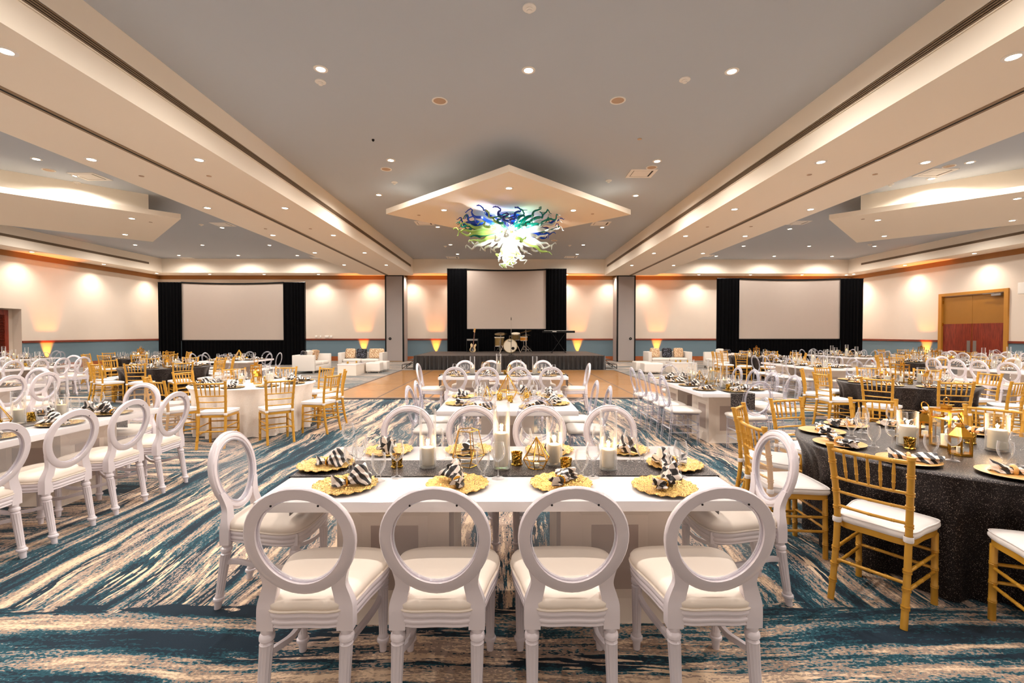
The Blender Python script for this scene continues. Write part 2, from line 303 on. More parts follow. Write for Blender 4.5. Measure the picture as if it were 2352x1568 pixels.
# ---------------------------------------------------------------- mesh builder
class MB:
    def __init__(s): s.v = []; s.f = []
    def add(s, vs, fs):
        o = len(s.v); s.v += [tuple(p) for p in vs]; s.f += [tuple(i + o for i in f) for f in fs]; return s
    def box(s, x0, x1, y0, y1, z0, z1):
        return s.add([(x0, y0, z0), (x1, y0, z0), (x1, y1, z0), (x0, y1, z0), (x0, y0, z1), (x1, y0, z1), (x1, y1, z1), (x0, y1, z1)],
                     [(0, 3, 2, 1), (4, 5, 6, 7), (0, 1, 5, 4), (1, 2, 6, 5), (2, 3, 7, 6), (3, 0, 4, 7)])
    def prism(s, pts, z0, z1):
        n = len(pts); return s.add([(x, y, z0) for x, y in pts] + [(x, y, z1) for x, y in pts],
                     [tuple(range(n - 1, -1, -1)), tuple(range(n, 2 * n))] + [(i, (i + 1) % n, n + (i + 1) % n, n + i) for i in range(n)])
    def rings(s, rings, close=True, cap0=True, cap1=True, loop=False):
        n = len(rings[0]); vs = [p for r in rings for p in r]; fs = []
        m = len(rings)
        for i in range(m if loop else m - 1):
            a = i * n; bq = ((i + 1) % m) * n
            for j in range(n if close else n - 1):
                k = (j + 1) % n; fs.append((a + j, a + k, bq + k, bq + j))
        if not loop:
            if cap0: fs.append(tuple(range(n - 1, -1, -1)))
            if cap1: fs.append(tuple(range((m - 1) * n, m * n)))
        return s.add(vs, fs)
    def tube(s, pts, r, n=8, loop=False, cap=True, flat=1.0):
        pts = [Vector(p) for p in pts]; m = len(pts); rr = r if isinstance(r, (list, tuple)) else [r] * m
        up = None; rg = []
        for i, p in enumerate(pts):
            a = pts[(i - 1) % m] if (loop or i > 0) else p; c = pts[(i + 1) % m] if (loop or i < m - 1) else p
            t = (c - a).normalized()
            if up is None:
                up = Vector((0, 0, 1)) if abs(t.z) < 0.9 else Vector((0, 1, 0))
            nx = t.cross(up)
            if nx.length < 1e-5: nx = t.cross(Vector((1, 0.3, 0)))
            nx.normalize(); ny = nx.cross(t).normalized(); up = ny
            rg.append([p + nx * (cos(2 * pi * k / n) * rr[i]) + ny * (sin(2 * pi * k / n) * rr[i] * flat) for k in range(n)])
        return s.rings(rg, True, cap, cap, loop)
    def lathe(s, prof, n=20, c=(0, 0), flute=None, z=0.0, cap0=True, cap1=True):
        rg = []
        for q in prof:
            r, h = q[0], q[1]; fl = q[2] if len(q) > 2 else 0
            rg.append([(c[0] + r * (1 - fl * (k % 2)) * cos(2 * pi * k / n), c[1] + r * (1 - fl * (k % 2)) * sin(2 * pi * k / n), z + h) for k in range(n)])
        return s.rings(rg, True, cap0, cap1)
    def sweep(s, path, prof, nrm, loop=True, cap=True):
        """path points, per-point frame (n, b); profile (a, b) offsets"""
        rg = []
        for p, (nn, bb) in zip(path, nrm):
            p = Vector(p); rg.append([p + Vector(nn) * a + Vector(bb) * c for a, c in prof])
        return s.rings(rg, True, cap, cap, loop)
    def sph(s, c, r, n=12, m=8, sx=1, sy=1, sz=1):
        rg = []
        for i in range(1, m):
            a = pi * i / m; rg.append([(c[0] + sx * r * sin(a) * cos(2 * pi * k / n), c[1] + sy * r * sin(a) * sin(2 * pi * k / n), c[2] - sz * r * cos(a)) for k in range(n)])
        return s.rings(rg)
    def join(s, o): return s.add(o.v, o.f)
    def tf(s, M): s.v = [tuple(M @ Vector(p)) for p in s.v]; return s
    def mesh(s, name, mat, bevel=0.0, seg=2, smooth=35):
        me = bpy.data.meshes.new(name); me.from_pydata(s.v, [], s.f); me.validate(verbose=False)
        bm = bmesh.new(); bm.from_mesh(me)
        bmesh.ops.recalc_face_normals(bm, faces=bm.faces)
        if bevel > 0:
            ed = [e for e in bm.edges if len(e.link_faces) == 2 and e.calc_face_angle(0) > 0.6]
            bmesh.ops.bevel(bm, geom=ed, offset=bevel, segments=seg, affect='EDGES', profile=0.6)
        bm.to_mesh(me); bm.free()
        if smooth:
            me.polygons.foreach_set('use_smooth', [True] * len(me.polygons)); me.set_sharp_from_angle(angle=radians(smooth))
        me.materials.append(MATS[mat]); return me
    def obj(s, name, mat, parent=None, link=True, **k):
        o = bpy.data.objects.new(name, s.mesh(name, mat, **k))
        if link: COL.objects.link(o)
        if parent: o.parent = parent
        return o

def empty(name, loc=(0, 0, 0), rz=0.0, link=True):
    o = bpy.data.objects.new(name, None); o.empty_display_size = 0.1
    if link: COL.objects.link(o)
    o.location = loc; o.rotation_euler = (0, 0, rz); return o
def tag(o, label, cat, group=None, kind=None):
    o['label'] = label; o['category'] = cat
    if group: o['group'] = group
    if kind: o['kind'] = kind
    return o
def struct(o): o['kind'] = 'structure'; return o
def lab(o, s): o['label'] = s; return o

class Proto:
    """a thing kept outside the scene, to be copied part by part"""
    def __init__(s, name, parts=None, mesh=None):
        s.name = name; s.parts = []; s.mesh = mesh
        for p in parts or []:
            # (name, MB, mat, opts) or with children list
            nm, mb, mat = p[0], p[1], p[2]; op = p[3] if len(p) > 3 else {}; ch = p[4] if len(p) > 4 else []
            s.parts.append((nm, mb.mesh(nm, mat, **op) if isinstance(mb, MB) else mb, [(c[0], c[1].mesh(c[0], c[2], **(c[3] if len(c) > 3 else {})) if isinstance(c[1], MB) else c[1]) for c in ch], op))
        s.first = None
    def place(s, loc, rz=0.0, label=None, cat=None, group=None, scale=None, name=None):
        if s.first is None:
            if s.mesh is not None: r = bpy.data.objects.new(s.name, s.mesh)
            else: r = bpy.data.objects.new(s.name, None); r.empty_display_size = 0.1
            COL.objects.link(r); s.first = r
            for nm, me, ch, op in s.parts:
                o = bpy.data.objects.new(nm, me); COL.objects.link(o); o.parent = r
                for cn, cme in ch:
                    q = bpy.data.objects.new(cn, cme); COL.objects.link(q); q.parent = o
            kids = list(r.children)
            s.tree = [(k, list(k.children)) for k in kids]
        else:
            r = s.first.copy(); COL.objects.link(r)
            for k, cs in s.tree:
                c = k.copy(); COL.objects.link(c); c.parent = r
                for g in cs:
                    d = g.copy(); COL.objects.link(d); d.parent = c
        r.location = loc; r.rotation_euler = (0, 0, rz); r.scale = (1, 1, 1) if scale is None else ((scale,) * 3 if isinstance(scale, (int, float)) else scale)
        if label: r['label'] = label
        if cat: r['category'] = cat
        if group: r['group'] = group
        elif 'group' in r.keys(): del r['group']
        return r

def catmull(pts, per=6, loop=True):
    out = []; n = len(pts)
    rng = range(n) if loop else range(n - 1)
    for i in rng:
        if loop: p0, p1, p2, p3 = pts[(i - 1) % n], pts[i], pts[(i + 1) % n], pts[(i + 2) % n]
        else: p0, p1, p2, p3 = pts[max(i - 1, 0)], pts[i], pts[i + 1], pts[min(i + 2, n - 1)]
        for k in range(per):
            t = k / per
            out.append(tuple(0.5 * ((2 * b) + (-a + c) * t + (2 * a - 5 * b + 4 * c - d) * t * t + (-a + 3 * b - 3 * c + d) * t ** 3) for a, b, c, d in zip(p0, p1, p2, p3)))
    if not loop: out.append(tuple(pts[-1]))
    return out

def smoothp(prof, per=4):
    return catmull([tuple(p[:2]) for p in prof], per, False)
def lamp(kind, loc, energy, color=(1, 0.93, 0.855), size=0.06, spot=None, blend=0.5, aim=None, name='light'):
    l = bpy.data.lights.new(name, kind); l.energy = energy * LIGHT_K; l.color = color; l.shadow_soft_size = size
    if spot: l.spot_size = radians(spot); l.spot_blend = blend
    o = bpy.data.objects.new(name, l); COL.objects.link(o); o.location = loc
    if aim is not None:
        o.rotation_euler = (Vector(aim) - Vector(loc)).to_track_quat('-Z', 'Y').to_euler()
    return o
# ================================================================ the hall
CEIL = 5.60; BEAM = 4.72; SOF = 4.84; XI = 5.22; XM = 6.60; XO = 8.0; XC = 0.08
WX = 19.75; WY = 26.4; SY = 25.2; SX = 18.7; Y0 = -5.0
def slab(name, mat, *boxes, parent=None, **k):
    mb = MB()
    for b in boxes: mb.box(*b)
    o = mb.obj(name, mat, parent, smooth=0, **k)
    return struct(o) if parent is None else o
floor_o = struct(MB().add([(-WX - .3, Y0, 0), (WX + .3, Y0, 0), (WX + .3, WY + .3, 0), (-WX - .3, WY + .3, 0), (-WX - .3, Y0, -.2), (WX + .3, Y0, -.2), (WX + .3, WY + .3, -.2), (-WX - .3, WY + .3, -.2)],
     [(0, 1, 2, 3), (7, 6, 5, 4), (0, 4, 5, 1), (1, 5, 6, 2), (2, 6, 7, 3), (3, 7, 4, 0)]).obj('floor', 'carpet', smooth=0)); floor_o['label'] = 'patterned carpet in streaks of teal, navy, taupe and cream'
ce = slab('ceiling', 'ceiling_paint', (-WX, WX, Y0, WY, CEIL, CEIL + .2)); ce['label'] = 'grey blue painted ceiling'
# walls
def wall_panel(name, x0, x1, y0, y1, z0, z1, mat, parent=None): return slab(name, mat, (x0, x1, y0, y1, z0, z1), parent=parent)
wb = slab('wall_back', 'wallpaper', (-WX, WX, WY, WY + .15, 0, CEIL))
slab('wainscot', 'wainscot_blue', (-WX, WX, WY - .012, WY, .25, 1.17), parent=wb)
slab('crown_band', 'crown_wood', (-WX, WX, WY - .03, WY, 4.62, SOF), parent=wb)
slab('chair_rail', 'rail_wood', (-WX, WX, WY - .05, WY, 1.17, 1.26), parent=wb)
struct(slab('baseboard_back', 'base_wood', (-WX, WX, WY - .03, WY, 0, .25)))
DL0, DL1 = 17.45, 18.95      # left alcove door
wl = slab('wall_left', 'wallpaper', (-WX - .15, -WX, DL1, WY, 0, CEIL), (-WX - .15, -WX, Y0, DL0, 0, CEIL), (-WX - .15, -WX, DL0, DL1, 2.55, CEIL),
          (-WX - .5, -WX - .15, DL1, DL1 + .1, 0, 2.7), (-WX - .5, -WX - .15, DL0 - .1, DL0, 0, 2.7), (-WX - .5, -WX - .15, DL0, DL1, 2.55, 2.7))
slab('wainscot', 'wainscot_blue', (-WX, -WX + .012, DL1, WY - .012, .25, 1.17), (-WX, -WX + .012, Y0, DL0, .25, 1.17), parent=wl)
slab('crown_band', 'crown_wood', (-WX, -WX + .03, Y0, WY - .03, 4.62, SOF), parent=wl)
slab('chair_rail', 'rail_wood', (-WX, -WX + .05, DL1, WY - .05, 1.17, 1.26), (-WX, -WX + .05, Y0, DL0, 1.17, 1.26), parent=wl)
slab('baseboard_left', 'base_wood', (-WX, -WX + .03, DL1, WY - .03, 0, .25), (-WX, -WX + .03, Y0, DL0, 0, .25))
DR0, DR1, DRH = 18.0, 20.95, 3.35
wr = slab('wall_right', 'wallpaper', (WX, WX + .15, DR1, WY, 0, CEIL), (WX, WX + .15, Y0, DR0, 0, CEIL), (WX, WX + .15, DR0, DR1, DRH, CEIL))
slab('wainscot', 'wainscot_blue', (WX - .012, WX, DR1, WY - .012, .25, 1.17), (WX - .012, WX, Y0, DR0, .25, 1.17), parent=wr)
slab('crown_band', 'crown_wood', (WX - .03, WX, Y0, WY - .03, 4.62, SOF), parent=wr)
slab('chair_rail', 'rail_wood', (WX - .05, WX, DR1, WY - .05, 1.17, 1.26), (WX - .05, WX, Y0, DR0, 1.17, 1.26), parent=wr)
slab('baseboard_right', 'base_wood', (WX - .03, WX, DR1, WY - .03, 0, .25), (WX - .03, WX, Y0, DR0, 0, .25))
# beams and perimeter soffits (each a boxed bulkhead under the ceiling)
for nm, x0, x1 in (('beam_left', -XO + XC, -XI + XC), ('beam_right', XI + XC, XO + XC)):
    b = slab(nm, 'cream_paint', (x0, x1, Y0, SY, BEAM, CEIL)); b['label'] = 'long cream bulkhead running the length of the ceiling'
    g = (x0 + x1) / 2
    slab('partition_track', 'slot_bar', (g - .075, g + .075, Y0, SY, BEAM - .012, BEAM + .0), parent=b)
    slab('track_slot', 'black_matte', (g - .018, g + .018, Y0, SY, BEAM - .014, BEAM - .011), parent=b)
slab('trim_1', 'cream_paint', (-WX, WX, SY, WY, SOF, CEIL))['label'] = 'cream soffit along the back wall'
slab('trim_2', 'cream_paint', (-WX, -SX, Y0, SY, SOF, CEIL))['label'] = 'cream soffit along the left wall'
slab('trim_3', 'cream_paint', (SX, WX, Y0, SY, SOF, CEIL))['label'] = 'cream soffit along the right wall'

# long slot diffusers on the bulkhead faces
def slot_vent(x, y0, y1, side, z, desc, h=.15):
    r = empty('air_vent', (x, (y0 + y1) / 2, z)); tag(r, desc, 'vent', 'long slot air vents'); L_ = (y1 - y0) / 2
    MB().box(-.004, .004, -L_, L_, -h / 2, h / 2).obj('backing', 'slot_dark', r, smooth=0)
    fr = MB(); s_ = side
    def bx(a, b, c, d, e, f): fr.box(min(a, b), max(a, b), c, d, e, f)
    bx(0, s_ * .02, -L_, L_, h / 2 - .012, h / 2); bx(0, s_ * .02, -L_, L_, -h / 2, -h / 2 + .012)
    fr.obj('frame', 'cream_paint', r, smooth=0)
    for k in range(4):
        zz = -h / 2 + h * (k + 1) / 5; a = sorted((0, s_ * .014))
        MB().box(a[0], a[1], -L_, L_, zz - .0065, zz + .0065).obj('slat', 'slot_bar', r, smooth=0)
slot_vent(-XI + XC, 1.5, 24.6, 1, 5.14, 'dark slot vent along the inner face of the left bulkhead')
slot_vent(XI + XC, 1.5, 24.6, -1, 5.14, 'dark slot vent along the inner face of the right bulkhead')
slot_vent(-SX, 11.0, 24.3, 1, 5.22, 'dark slot vent on the soffit above the left wall', .13)
slot_vent(SX, 11.0, 24.3, -1, 5.22, 'dark slot vent on the soffit above the right wall', .13)

# floating diamond ceiling panels
def diamond(cx, cyy, half, core, z0, th, label):
    r = empty('ceiling_panel', (cx, cyy, z0)); tag(r, label, 'ceiling panel', 'floating diamond ceiling panels')
    MB().prism([(0, -half), (half, 0), (0, half), (-half, 0)], 0, th).obj('panel', 'slab_paint', r, smooth=0)
    MB().prism([(0, -core), (core, 0), (0, core), (-core, 0)], th, CEIL - z0).obj('core', 'cream_paint', r, smooth=0)
    return r
diamond(.03, 13.0, 3.43, 1.6, 4.90, .14, 'cream diamond panel hung over the dance floor around the chandelier')
diamond(12.85, 13.5, 3.43, 2.5, 4.90, .14, 'cream diamond panel in the ceiling bay by the double doors')
diamond(-12.95, 13.6, 3.43, 2.5, 4.90, .14, 'cream diamond panel in the ceiling bay by the louvered door')

# ---- ceiling fixtures
dl_parts = [('trim_ring', MB().rings([[(r_ * cos(a * pi / 12), r_ * sin(a * pi / 12), z_) for a in range(24)] for r_, z_ in ((.105, 0), (.105, -.008), (.068, -.012), (.062, 0.0))], loop=False, cap0=False, cap1=False), 'fixture_white'),
            ('lens', MB().lathe([(.066, -.009), (.04, -.011), (.001, -.012)], 20), 'lamp_lens')]
downlight = Proto('ceiling_light', dl_parts)
NDL = [0]
def dlight(x, y, z, desc, e=150, spot=170, blend=.6, group=None, col=(1, .93, .855)):
    NDL[0] += 1
    if inview(x, y, z, .2, 0): downlight.place((x, y, z), 0, desc, 'ceiling light', group or 'recessed downlights')
    lamp('SPOT', (x, y, z - .03), e, col, .05, spot, blend, aim=(x, y, 0))
ordn = ['first', 'second', 'third', 'fourth', 'fifth', 'sixth', 'seventh', 'eighth', 'ninth', 'tenth', 'eleventh', 'twelfth']
# centre bay, by rows going away from the camera
k = 0
rows = [(.6, (-2.9, .3, 3.4), 60), (3.9, (-2.9, .3, 3.4), 170), (7.14, (-2.85, .32, 3.45), 170), (10.85, (-2.72, 3.5), 170), (13.55, (-3.75, 3.75), 170),
        (17.6, (-2.65, 3.6), 120), (21.1, (-2.6, 3.45), 110), (23.6, (-2.55, 3.55), 90)]
side3 = {3: ('nearer the left bulkhead', 'on the middle line', 'nearer the right bulkhead'), 2: ('nearer the left bulkhead', 'nearer the right bulkhead')}
vis = 0
for y, xs, e in rows:
    seen = y > 6
    if seen: vis += 1
    for i, x in enumerate(xs):
        dlight(x, y, CEIL, f'round downlight in the centre ceiling, {ordn[vis - 1] if seen else "hidden"} row from the camera, {side3[len(xs)][i]}', e)
for sgn, sd in ((-1, 'left'), (1, 'right')):
    for col_, xx in (('inner', 5.68), ('outer', 7.62)):
        kk = 0
        for j in range(8):
            y = -1.2 + 3.23 * j
            if inview(sgn * xx + XC, y, BEAM, .2, 0): kk += 1
            dlight(sgn * xx + XC, y, BEAM, f'downlight under the {sd} bulkhead, {col_} line, {ordn[max(kk - 1, 0)]} from the camera', 85 if 1 < y < 14 else (35 if y < 1 else 60))
    for cc, xx in enumerate((10.9, 13.95, 17.0)):
        kk = 0
        for y in (.6, 3.9, 7.4, 10.85, 17.8, 21.3, 24.1):
            if y in (17.8,) and cc == 1: continue
            if inview(sgn * xx, y, CEIL, .2, 0): kk += 1
            dlight(sgn * xx, y, CEIL, f'downlight in the {sd} ceiling bay, {ordn[cc]} line from the bulkhead, {ordn[max(kk - 1, 0)]} from the camera', 150 if 2 < y < 14 else (60 if y < 2 else 105))
    # lights tucked over the edge of the diamond panels
    dlight(sgn * 11.05, 12.0, CEIL, f'bright downlight beside the core of the {sd} diamond panel', 260, 160)
    for n_, (dx, dy) in enumerate(((0, 2.2), (2.0, 0), (-2.0, 0), (-.3, -2.2))):
        dlight(sgn * 12.9 + dx, 13.55 + dy, 4.90, f'downlight set in the {sd} diamond panel at its {("far", "right-hand", "left-hand", "near")[n_]} corner', 70, 150)
for n_, (dx, dy) in enumerate(((0, -2.35), (1.75, -.45), (-1.75, -.45), (0, 2.3))):
    dlight(.03 + dx, 13.0 + dy, 4.90, f'downlight set in the centre diamond panel at its {("near", "right-hand", "left-hand", "far")[n_]} corner', 60, 150)
# wall washers in the perimeter soffit
WW = dict(e=112, spot=124, blend=.9, group='wall washing downlights', col=(1, .86, .72))
for i, x in enumerate((-16.5, -13.5, -10.5, -7.65, -5.45, -2.9, 0.2, 3.3, 5.75, 7.75, 10.7, 13.6, 16.5, 19.0)):
    dlight(x, WY - .62, SOF, f'wall washing downlight over the back wall, {ordn[i] if i < 12 else ordn[13 - i] + " before the corner of"} from the left corner' if i < 12 else f'wall washing downlight over the back wall, {"second last" if i == 12 else "last"} before the door wall', **WW)
for i, y in enumerate((25.4, 22.1, 18.8, 15.5, 12.2)):
    dlight(-WX + .62, y, SOF, f'wall washing downlight over the left wall, {ordn[i]} from the back corner', **WW)
    dlight(WX - .62, y, SOF, f'wall washing downlight over the door wall, {ordn[i]} from the back corner', **WW)

# ---- small ceiling devices
spk = Proto('ceiling_speaker', [('rim', MB().rings([[(r_ * cos(a * pi / 14), r_ * sin(a * pi / 14), z_) for a in range(28)] for r_, z_ in ((.135, 0), (.135, -.012), (.122, -.016), (.108, -.010), (.108, 0))], cap0=False, cap1=False), 'fixture_white'),
                                ('grille', MB().lathe([(.108, -.008), (.001, -.010)], 24), 'speaker_grille')])
sd_ = Proto('smoke_detector', [('base', MB().lathe([(.085, 0), (.085, -.014), (.07, -.022), (.001, -.022)], 20), 'fixture_white'),
                               ('sensor_head', MB().lathe([(.042, -.022), (.05, -.034), (.034, -.04), (.034, -.055), (.022, -.062), (.001, -.062)], 16), 'fixture_white')])
sqv = Proto('square_vent', [('frame', MB().box(-.33, .33, -.30, -.22, -.014, 0).box(-.33, .33, .22, .30, -.014, 0).box(-.33, -.25, -.22, .22, -.014, 0).box(.25, .33, -.22, .22, -.014, 0), 'fixture_white', dict(smooth=0)),
                            ('blade_panel', MB().box(-.23, .20, -.20, .20, -.012, -.004), 'fixture_white', dict(smooth=0)),
                            ('gap', MB().box(-.25, .25, -.22, .22, -.003, -.001), 'slot_dark', dict(smooth=0))])
dot = Proto('sprinkler_cover', mesh=MB().lathe([(.045, 0), (.045, -.008), (.001, -.012)], 16).mesh('sprinkler_cover', 'speaker_grille'))
cam_dot = Proto('ceiling_sensor', mesh=MB().lathe([(.028, 0), (.026, -.03), (.001, -.05)], 12).mesh('ceiling_sensor', 'black_matte'))
def dev(pr, u, v, z, label, cat, group=None):
    p = P(u, v, z); pr.place((p.x, p.y, z), 0, label, cat, group)
for u, v, l in ((1010, 231, 'round ceiling speaker in the centre ceiling, left of the middle downlight'), (1419, 230, 'round ceiling speaker in the centre ceiling, right of the middle downlight'),
                (887, 388, 'round ceiling speaker just nearer the left tip of the centre diamond'), (1497, 384, 'round ceiling speaker beside the square vent over the right tip'),
                (112, 390, 'round ceiling speaker in the left bay beside the first downlight'), (2180, 381, 'round ceiling speaker in the right bay beside its square vent'),
                (1115, 553, 'small round speaker behind the centre diamond, left one'), (1273, 552, 'small round speaker behind the centre diamond, right one')):
    dev(spk, u, v, CEIL, l, 'speaker', 'ceiling speakers')
for u, v, l in ((1216, 17, 'large smoke detector on the middle line, cut by the top of the view'), (736, 187, 'smoke detector touching the left downlight of the first row'), (1573, 182, 'smoke detector beside the right downlight of the first row'),
                (906, 418, 'smoke detector between the left tip of the centre diamond and its speaker'), (1398, 414, 'smoke detector near the right edge of the centre diamond'),
                (176, 418, 'smoke detector in the left bay near the bulkhead'), (2045, 422, 'smoke detector in the right bay at the bulkhead edge'), (1023, 565, 'smoke detector behind the centre diamond at the left'),
                (1308, 563, 'smoke detector behind the centre diamond at the right'), (462, 515, 'smoke detector in the left bay beside the far square vent'), (1818, 513, 'smoke detector in the right bay beside the far square vent'), (1998, 561, 'smoke detector behind the right diamond panel')):
    dev(sd_, u, v, CEIL, l, 'smoke detector', 'smoke detectors')
for u, v, l in ((1473, 398, 'square ceiling vent right of the centre diamond, nearest'), (975, 512, 'square ceiling vent at the left far edge of the centre diamond'), (1380, 513, 'square ceiling vent at the right far edge of the centre diamond'),
                (1040, 591, 'square ceiling vent before the back soffit, left of the screen'), (1311, 590, 'square ceiling vent before the back soffit, right of the chandelier'), (207, 405, 'square ceiling vent in the left bay nearest the camera'), (2148, 396, 'square ceiling vent in the right bay nearest the camera'),
                (512, 515, 'square ceiling vent in the left bay, middle one'), (1834, 511, 'square ceiling vent in the right bay, middle one'), (432, 593, 'far square ceiling vent in the left bay'), (730, 591, 'far square ceiling vent beside the left bulkhead'), (1622, 587, 'far square ceiling vent beside the right bulkhead')):
    dev(sqv, u, v, CEIL, l, 'vent', 'square ceiling vents')
for u, v, z, l in ((1469, 319, CEIL, 'tan sprinkler cover in the centre ceiling'), (325, 404, BEAM, 'sprinkler cover under the left bulkhead, outer, nearest'), (480, 404, BEAM, 'sprinkler cover under the left bulkhead, inner, nearest'), (713, 525, BEAM, 'sprinkler cover under the left bulkhead, inner, middle'),
                (610, 525, BEAM, 'sprinkler cover under the left bulkhead, outer, middle'), (1859, 401, BEAM, 'sprinkler cover under the right bulkhead, inner, nearest'), (2010, 400, BEAM, 'sprinkler cover under the right bulkhead, outer, nearest'), (1625, 521, BEAM, 'sprinkler cover under the right bulkhead, inner, middle'),
                (1725, 520, BEAM, 'sprinkler cover under the right bulkhead, outer, middle'), (962, 494, 4.9, 'sprinkler cover in the left of the centre diamond'), (1361, 491, 4.9, 'sprinkler cover in the right of the centre diamond'), (1982, 503, 4.9, 'sprinkler cover in the right diamond panel'), (346, 510, 4.9, 'sprinkler cover in the left diamond panel')):
    dev(dot, u, v, z, l, 'sprinkler', 'sprinkler covers')
dev(cam_dot, 857, 320, CEIL, 'small black ceiling sensor in the centre ceiling', 'sensor')

# ---- partition stacks
def partition(x0, x1, desc, knob):
    r = empty('folding_partition', ((x0 + x1) / 2, 25.3, 0)); tag(r, desc, 'partition', 'folding partitions'); h = (x1 - x0) / 2
    MB().box(-h + .07, h - .07, 0, .1, .06, 4.68).obj('panel', 'partition_fabric', r, smooth=0)
    MB().box(-h, -h + .07, -.01, .12, .0, 4.74).obj('frame_post', 'dark_metal', r, smooth=0)
    MB().box(h - .07, h, -.01, .12, .0, 4.74).obj('frame_post', 'dark_metal', r, smooth=0)
    MB().box(-h + .07, h - .07, -.01, .12, 4.68, 4.74).obj('head_bar', 'dark_metal', r, smooth=0)
    MB().box(-h + .07, h - .07, -.01, .12, .0, .06).obj('foot_bar', 'slot_bar', r, smooth=0)
    MB().box(-h + .03, h - .03, .12, 1.09, .02, 4.70).obj('folded_leaf', 'partition_fabric', r, smooth=0)
    k_ = MB().lathe([(.001, .0), (.075, 0), (.075, .02), (.05, .03), (.001, .03)], 20).tf(Matrix.Rotation(pi / 2, 4, 'X')); ko = k_.obj('latch', 'black_matte', r); ko.location = (knob, -.0, 1.27)
    c_ = MB().lathe([(.001, .03), (.022, .03), (.001, .04)], 12).tf(Matrix.Rotation(pi / 2, 4, 'X')).obj('latch_key', 'chrome', ko)
partition(-6.70, -5.68, 'grey folding partition stacked left of the stage', -.24)
partition(6.0, 7.02, 'grey folding partition stacked right of the stage', .24)

# ---- doors
def double_door():
    r = empty('door_1', (WX, (DR0 + DR1) / 2, 0)); struct(r); r['label'] = 'double door, ochre above and mahogany below, in a gold frame'
    H = (DR1 - DR0) / 2
    fr = MB().box(-.06, .12, -H, -H + .16, 0, DRH).box(-.06, .12, H - .16, H, 0, DRH).box(-.06, .12, -H + .16, H - .16, DRH - .13, DRH); fr.obj('door_frame', 'door_frame_gold', r, bevel=.008, smooth=0)
    for a, b in ((-H + .17, -.006), (.006, H - .17)):
        lf = MB().box(.03, .08, a, b, .02, DRH - .14); o = lf.obj('door_leaf', 'door_ochre', r, smooth=0)
        MB().box(.018, .03, a + .01, b - .01, .03, 1.98).obj('kick_panel', 'mahogany', o, smooth=0)
        s_ = -.2 if b < 0.1 else .06
        MB().box(.008, .018, s_, s_ + .14, .75, 1.25).obj('push_plate', 'steel_plate', o, bevel=.004, smooth=0)
        for z_ in (.4, 1.9, 2.9):
            y_ = a if b < .1 else b
            MB().box(-.01, .02, y_ - .02, y_ + .02, z_, z_ + .14).obj('hinge', 'gold_wire', o, smooth=0)
    c = MB().box(-.09, -.01, -H + .25, -H + .62, DRH - .27, DRH - .18).obj('door_closer', 'steel_plate', r, bevel=.008, smooth=0)
    MB().box(-.10, -.08, -H + .5, -H + .95, DRH - .17, DRH - .15).obj('closer_arm', 'steel_plate', c, smooth=0)
double_door()
def louver_door():
    y0, y1 = DL0 + .04, DL1 - .25
    r = empty('door_2', (-WX - .3, (y0 + y1) / 2, 0)); struct(r); r['label'] = 'dark red louvered door in an alcove'
    H = (y1 - y0) / 2
    MB().box(-.02, .04, -H, -H + .14, 0, 2.5).box(-.02, .04, H - .14, H, 0, 2.5).box(-.02, .04, -H + .14, H - .14, 2.3, 2.5).box(-.02, .04, -H + .14, H - .14, 0, .22).box(-.02, .04, -.05, .05, .22, 2.3).obj('door_frame', 'mahogany', r, smooth=0)
    MB().box(-.03, -.02, -H, H, 0, 2.5).obj('backing', 'black_matte', r, smooth=0)
    for j in range(34):
        z_ = .26 + j * .06
        MB().add([(-.015, -H + .14, z_), (.03, -H + .14, z_ + .035), (.03, H - .14, z_ + .035), (-.015, H - .14, z_), (-.015, -H + .14, z_ + .01), (.03, -H + .14, z_ + .045), (.03, H - .14, z_ + .045), (-.015, H - .14, z_ + .01)],
                 [(0, 1, 2, 3), (4, 7, 6, 5), (0, 4, 5, 1), (1, 5, 6, 2), (2, 6, 7, 3), (3, 7, 4, 0)]).obj('louver', 'mahogany', r, smooth=0)
louver_door()
slab('trim_4', 'wallpaper', (-WX - .16, -WX - .15, DL0 - .1, DL1 + .1, 0, 2.55))['label'] = 'alcove wall behind the louvered door'
bpy.data.objects['trim_4'].location.x = -.22
ws = empty('wall_speaker', (WX - .12, 17.35, 3.28)); tag(ws, 'white box speaker on the wall beside the double door', 'speaker')
MB().box(-.12, .12, -.16, .16, -.22, .22).obj('housing', 'fixture_white', ws, bevel=.02, smooth=30)
MB().box(-.128, -.12, -.13, .13, -.19, .19).obj('grille', 'fixture_white', ws, smooth=0)
for i, (x, w_) in enumerate(((-10.9, .12), (-10.65, .07), (-10.3, .22), (-10.05, .12))):
    o = MB().box(-w_ / 2, w_ / 2, -.03, 0, -.06, .06).obj('wall_outlet', 'fixture_white', bevel=.01, smooth=30); o.location = (x, WY, 1.38)
    tag(o, f'small white wall box above the chair rail beside the left screen, {ordn[i]} from the screen', 'outlet', 'white wall boxes')

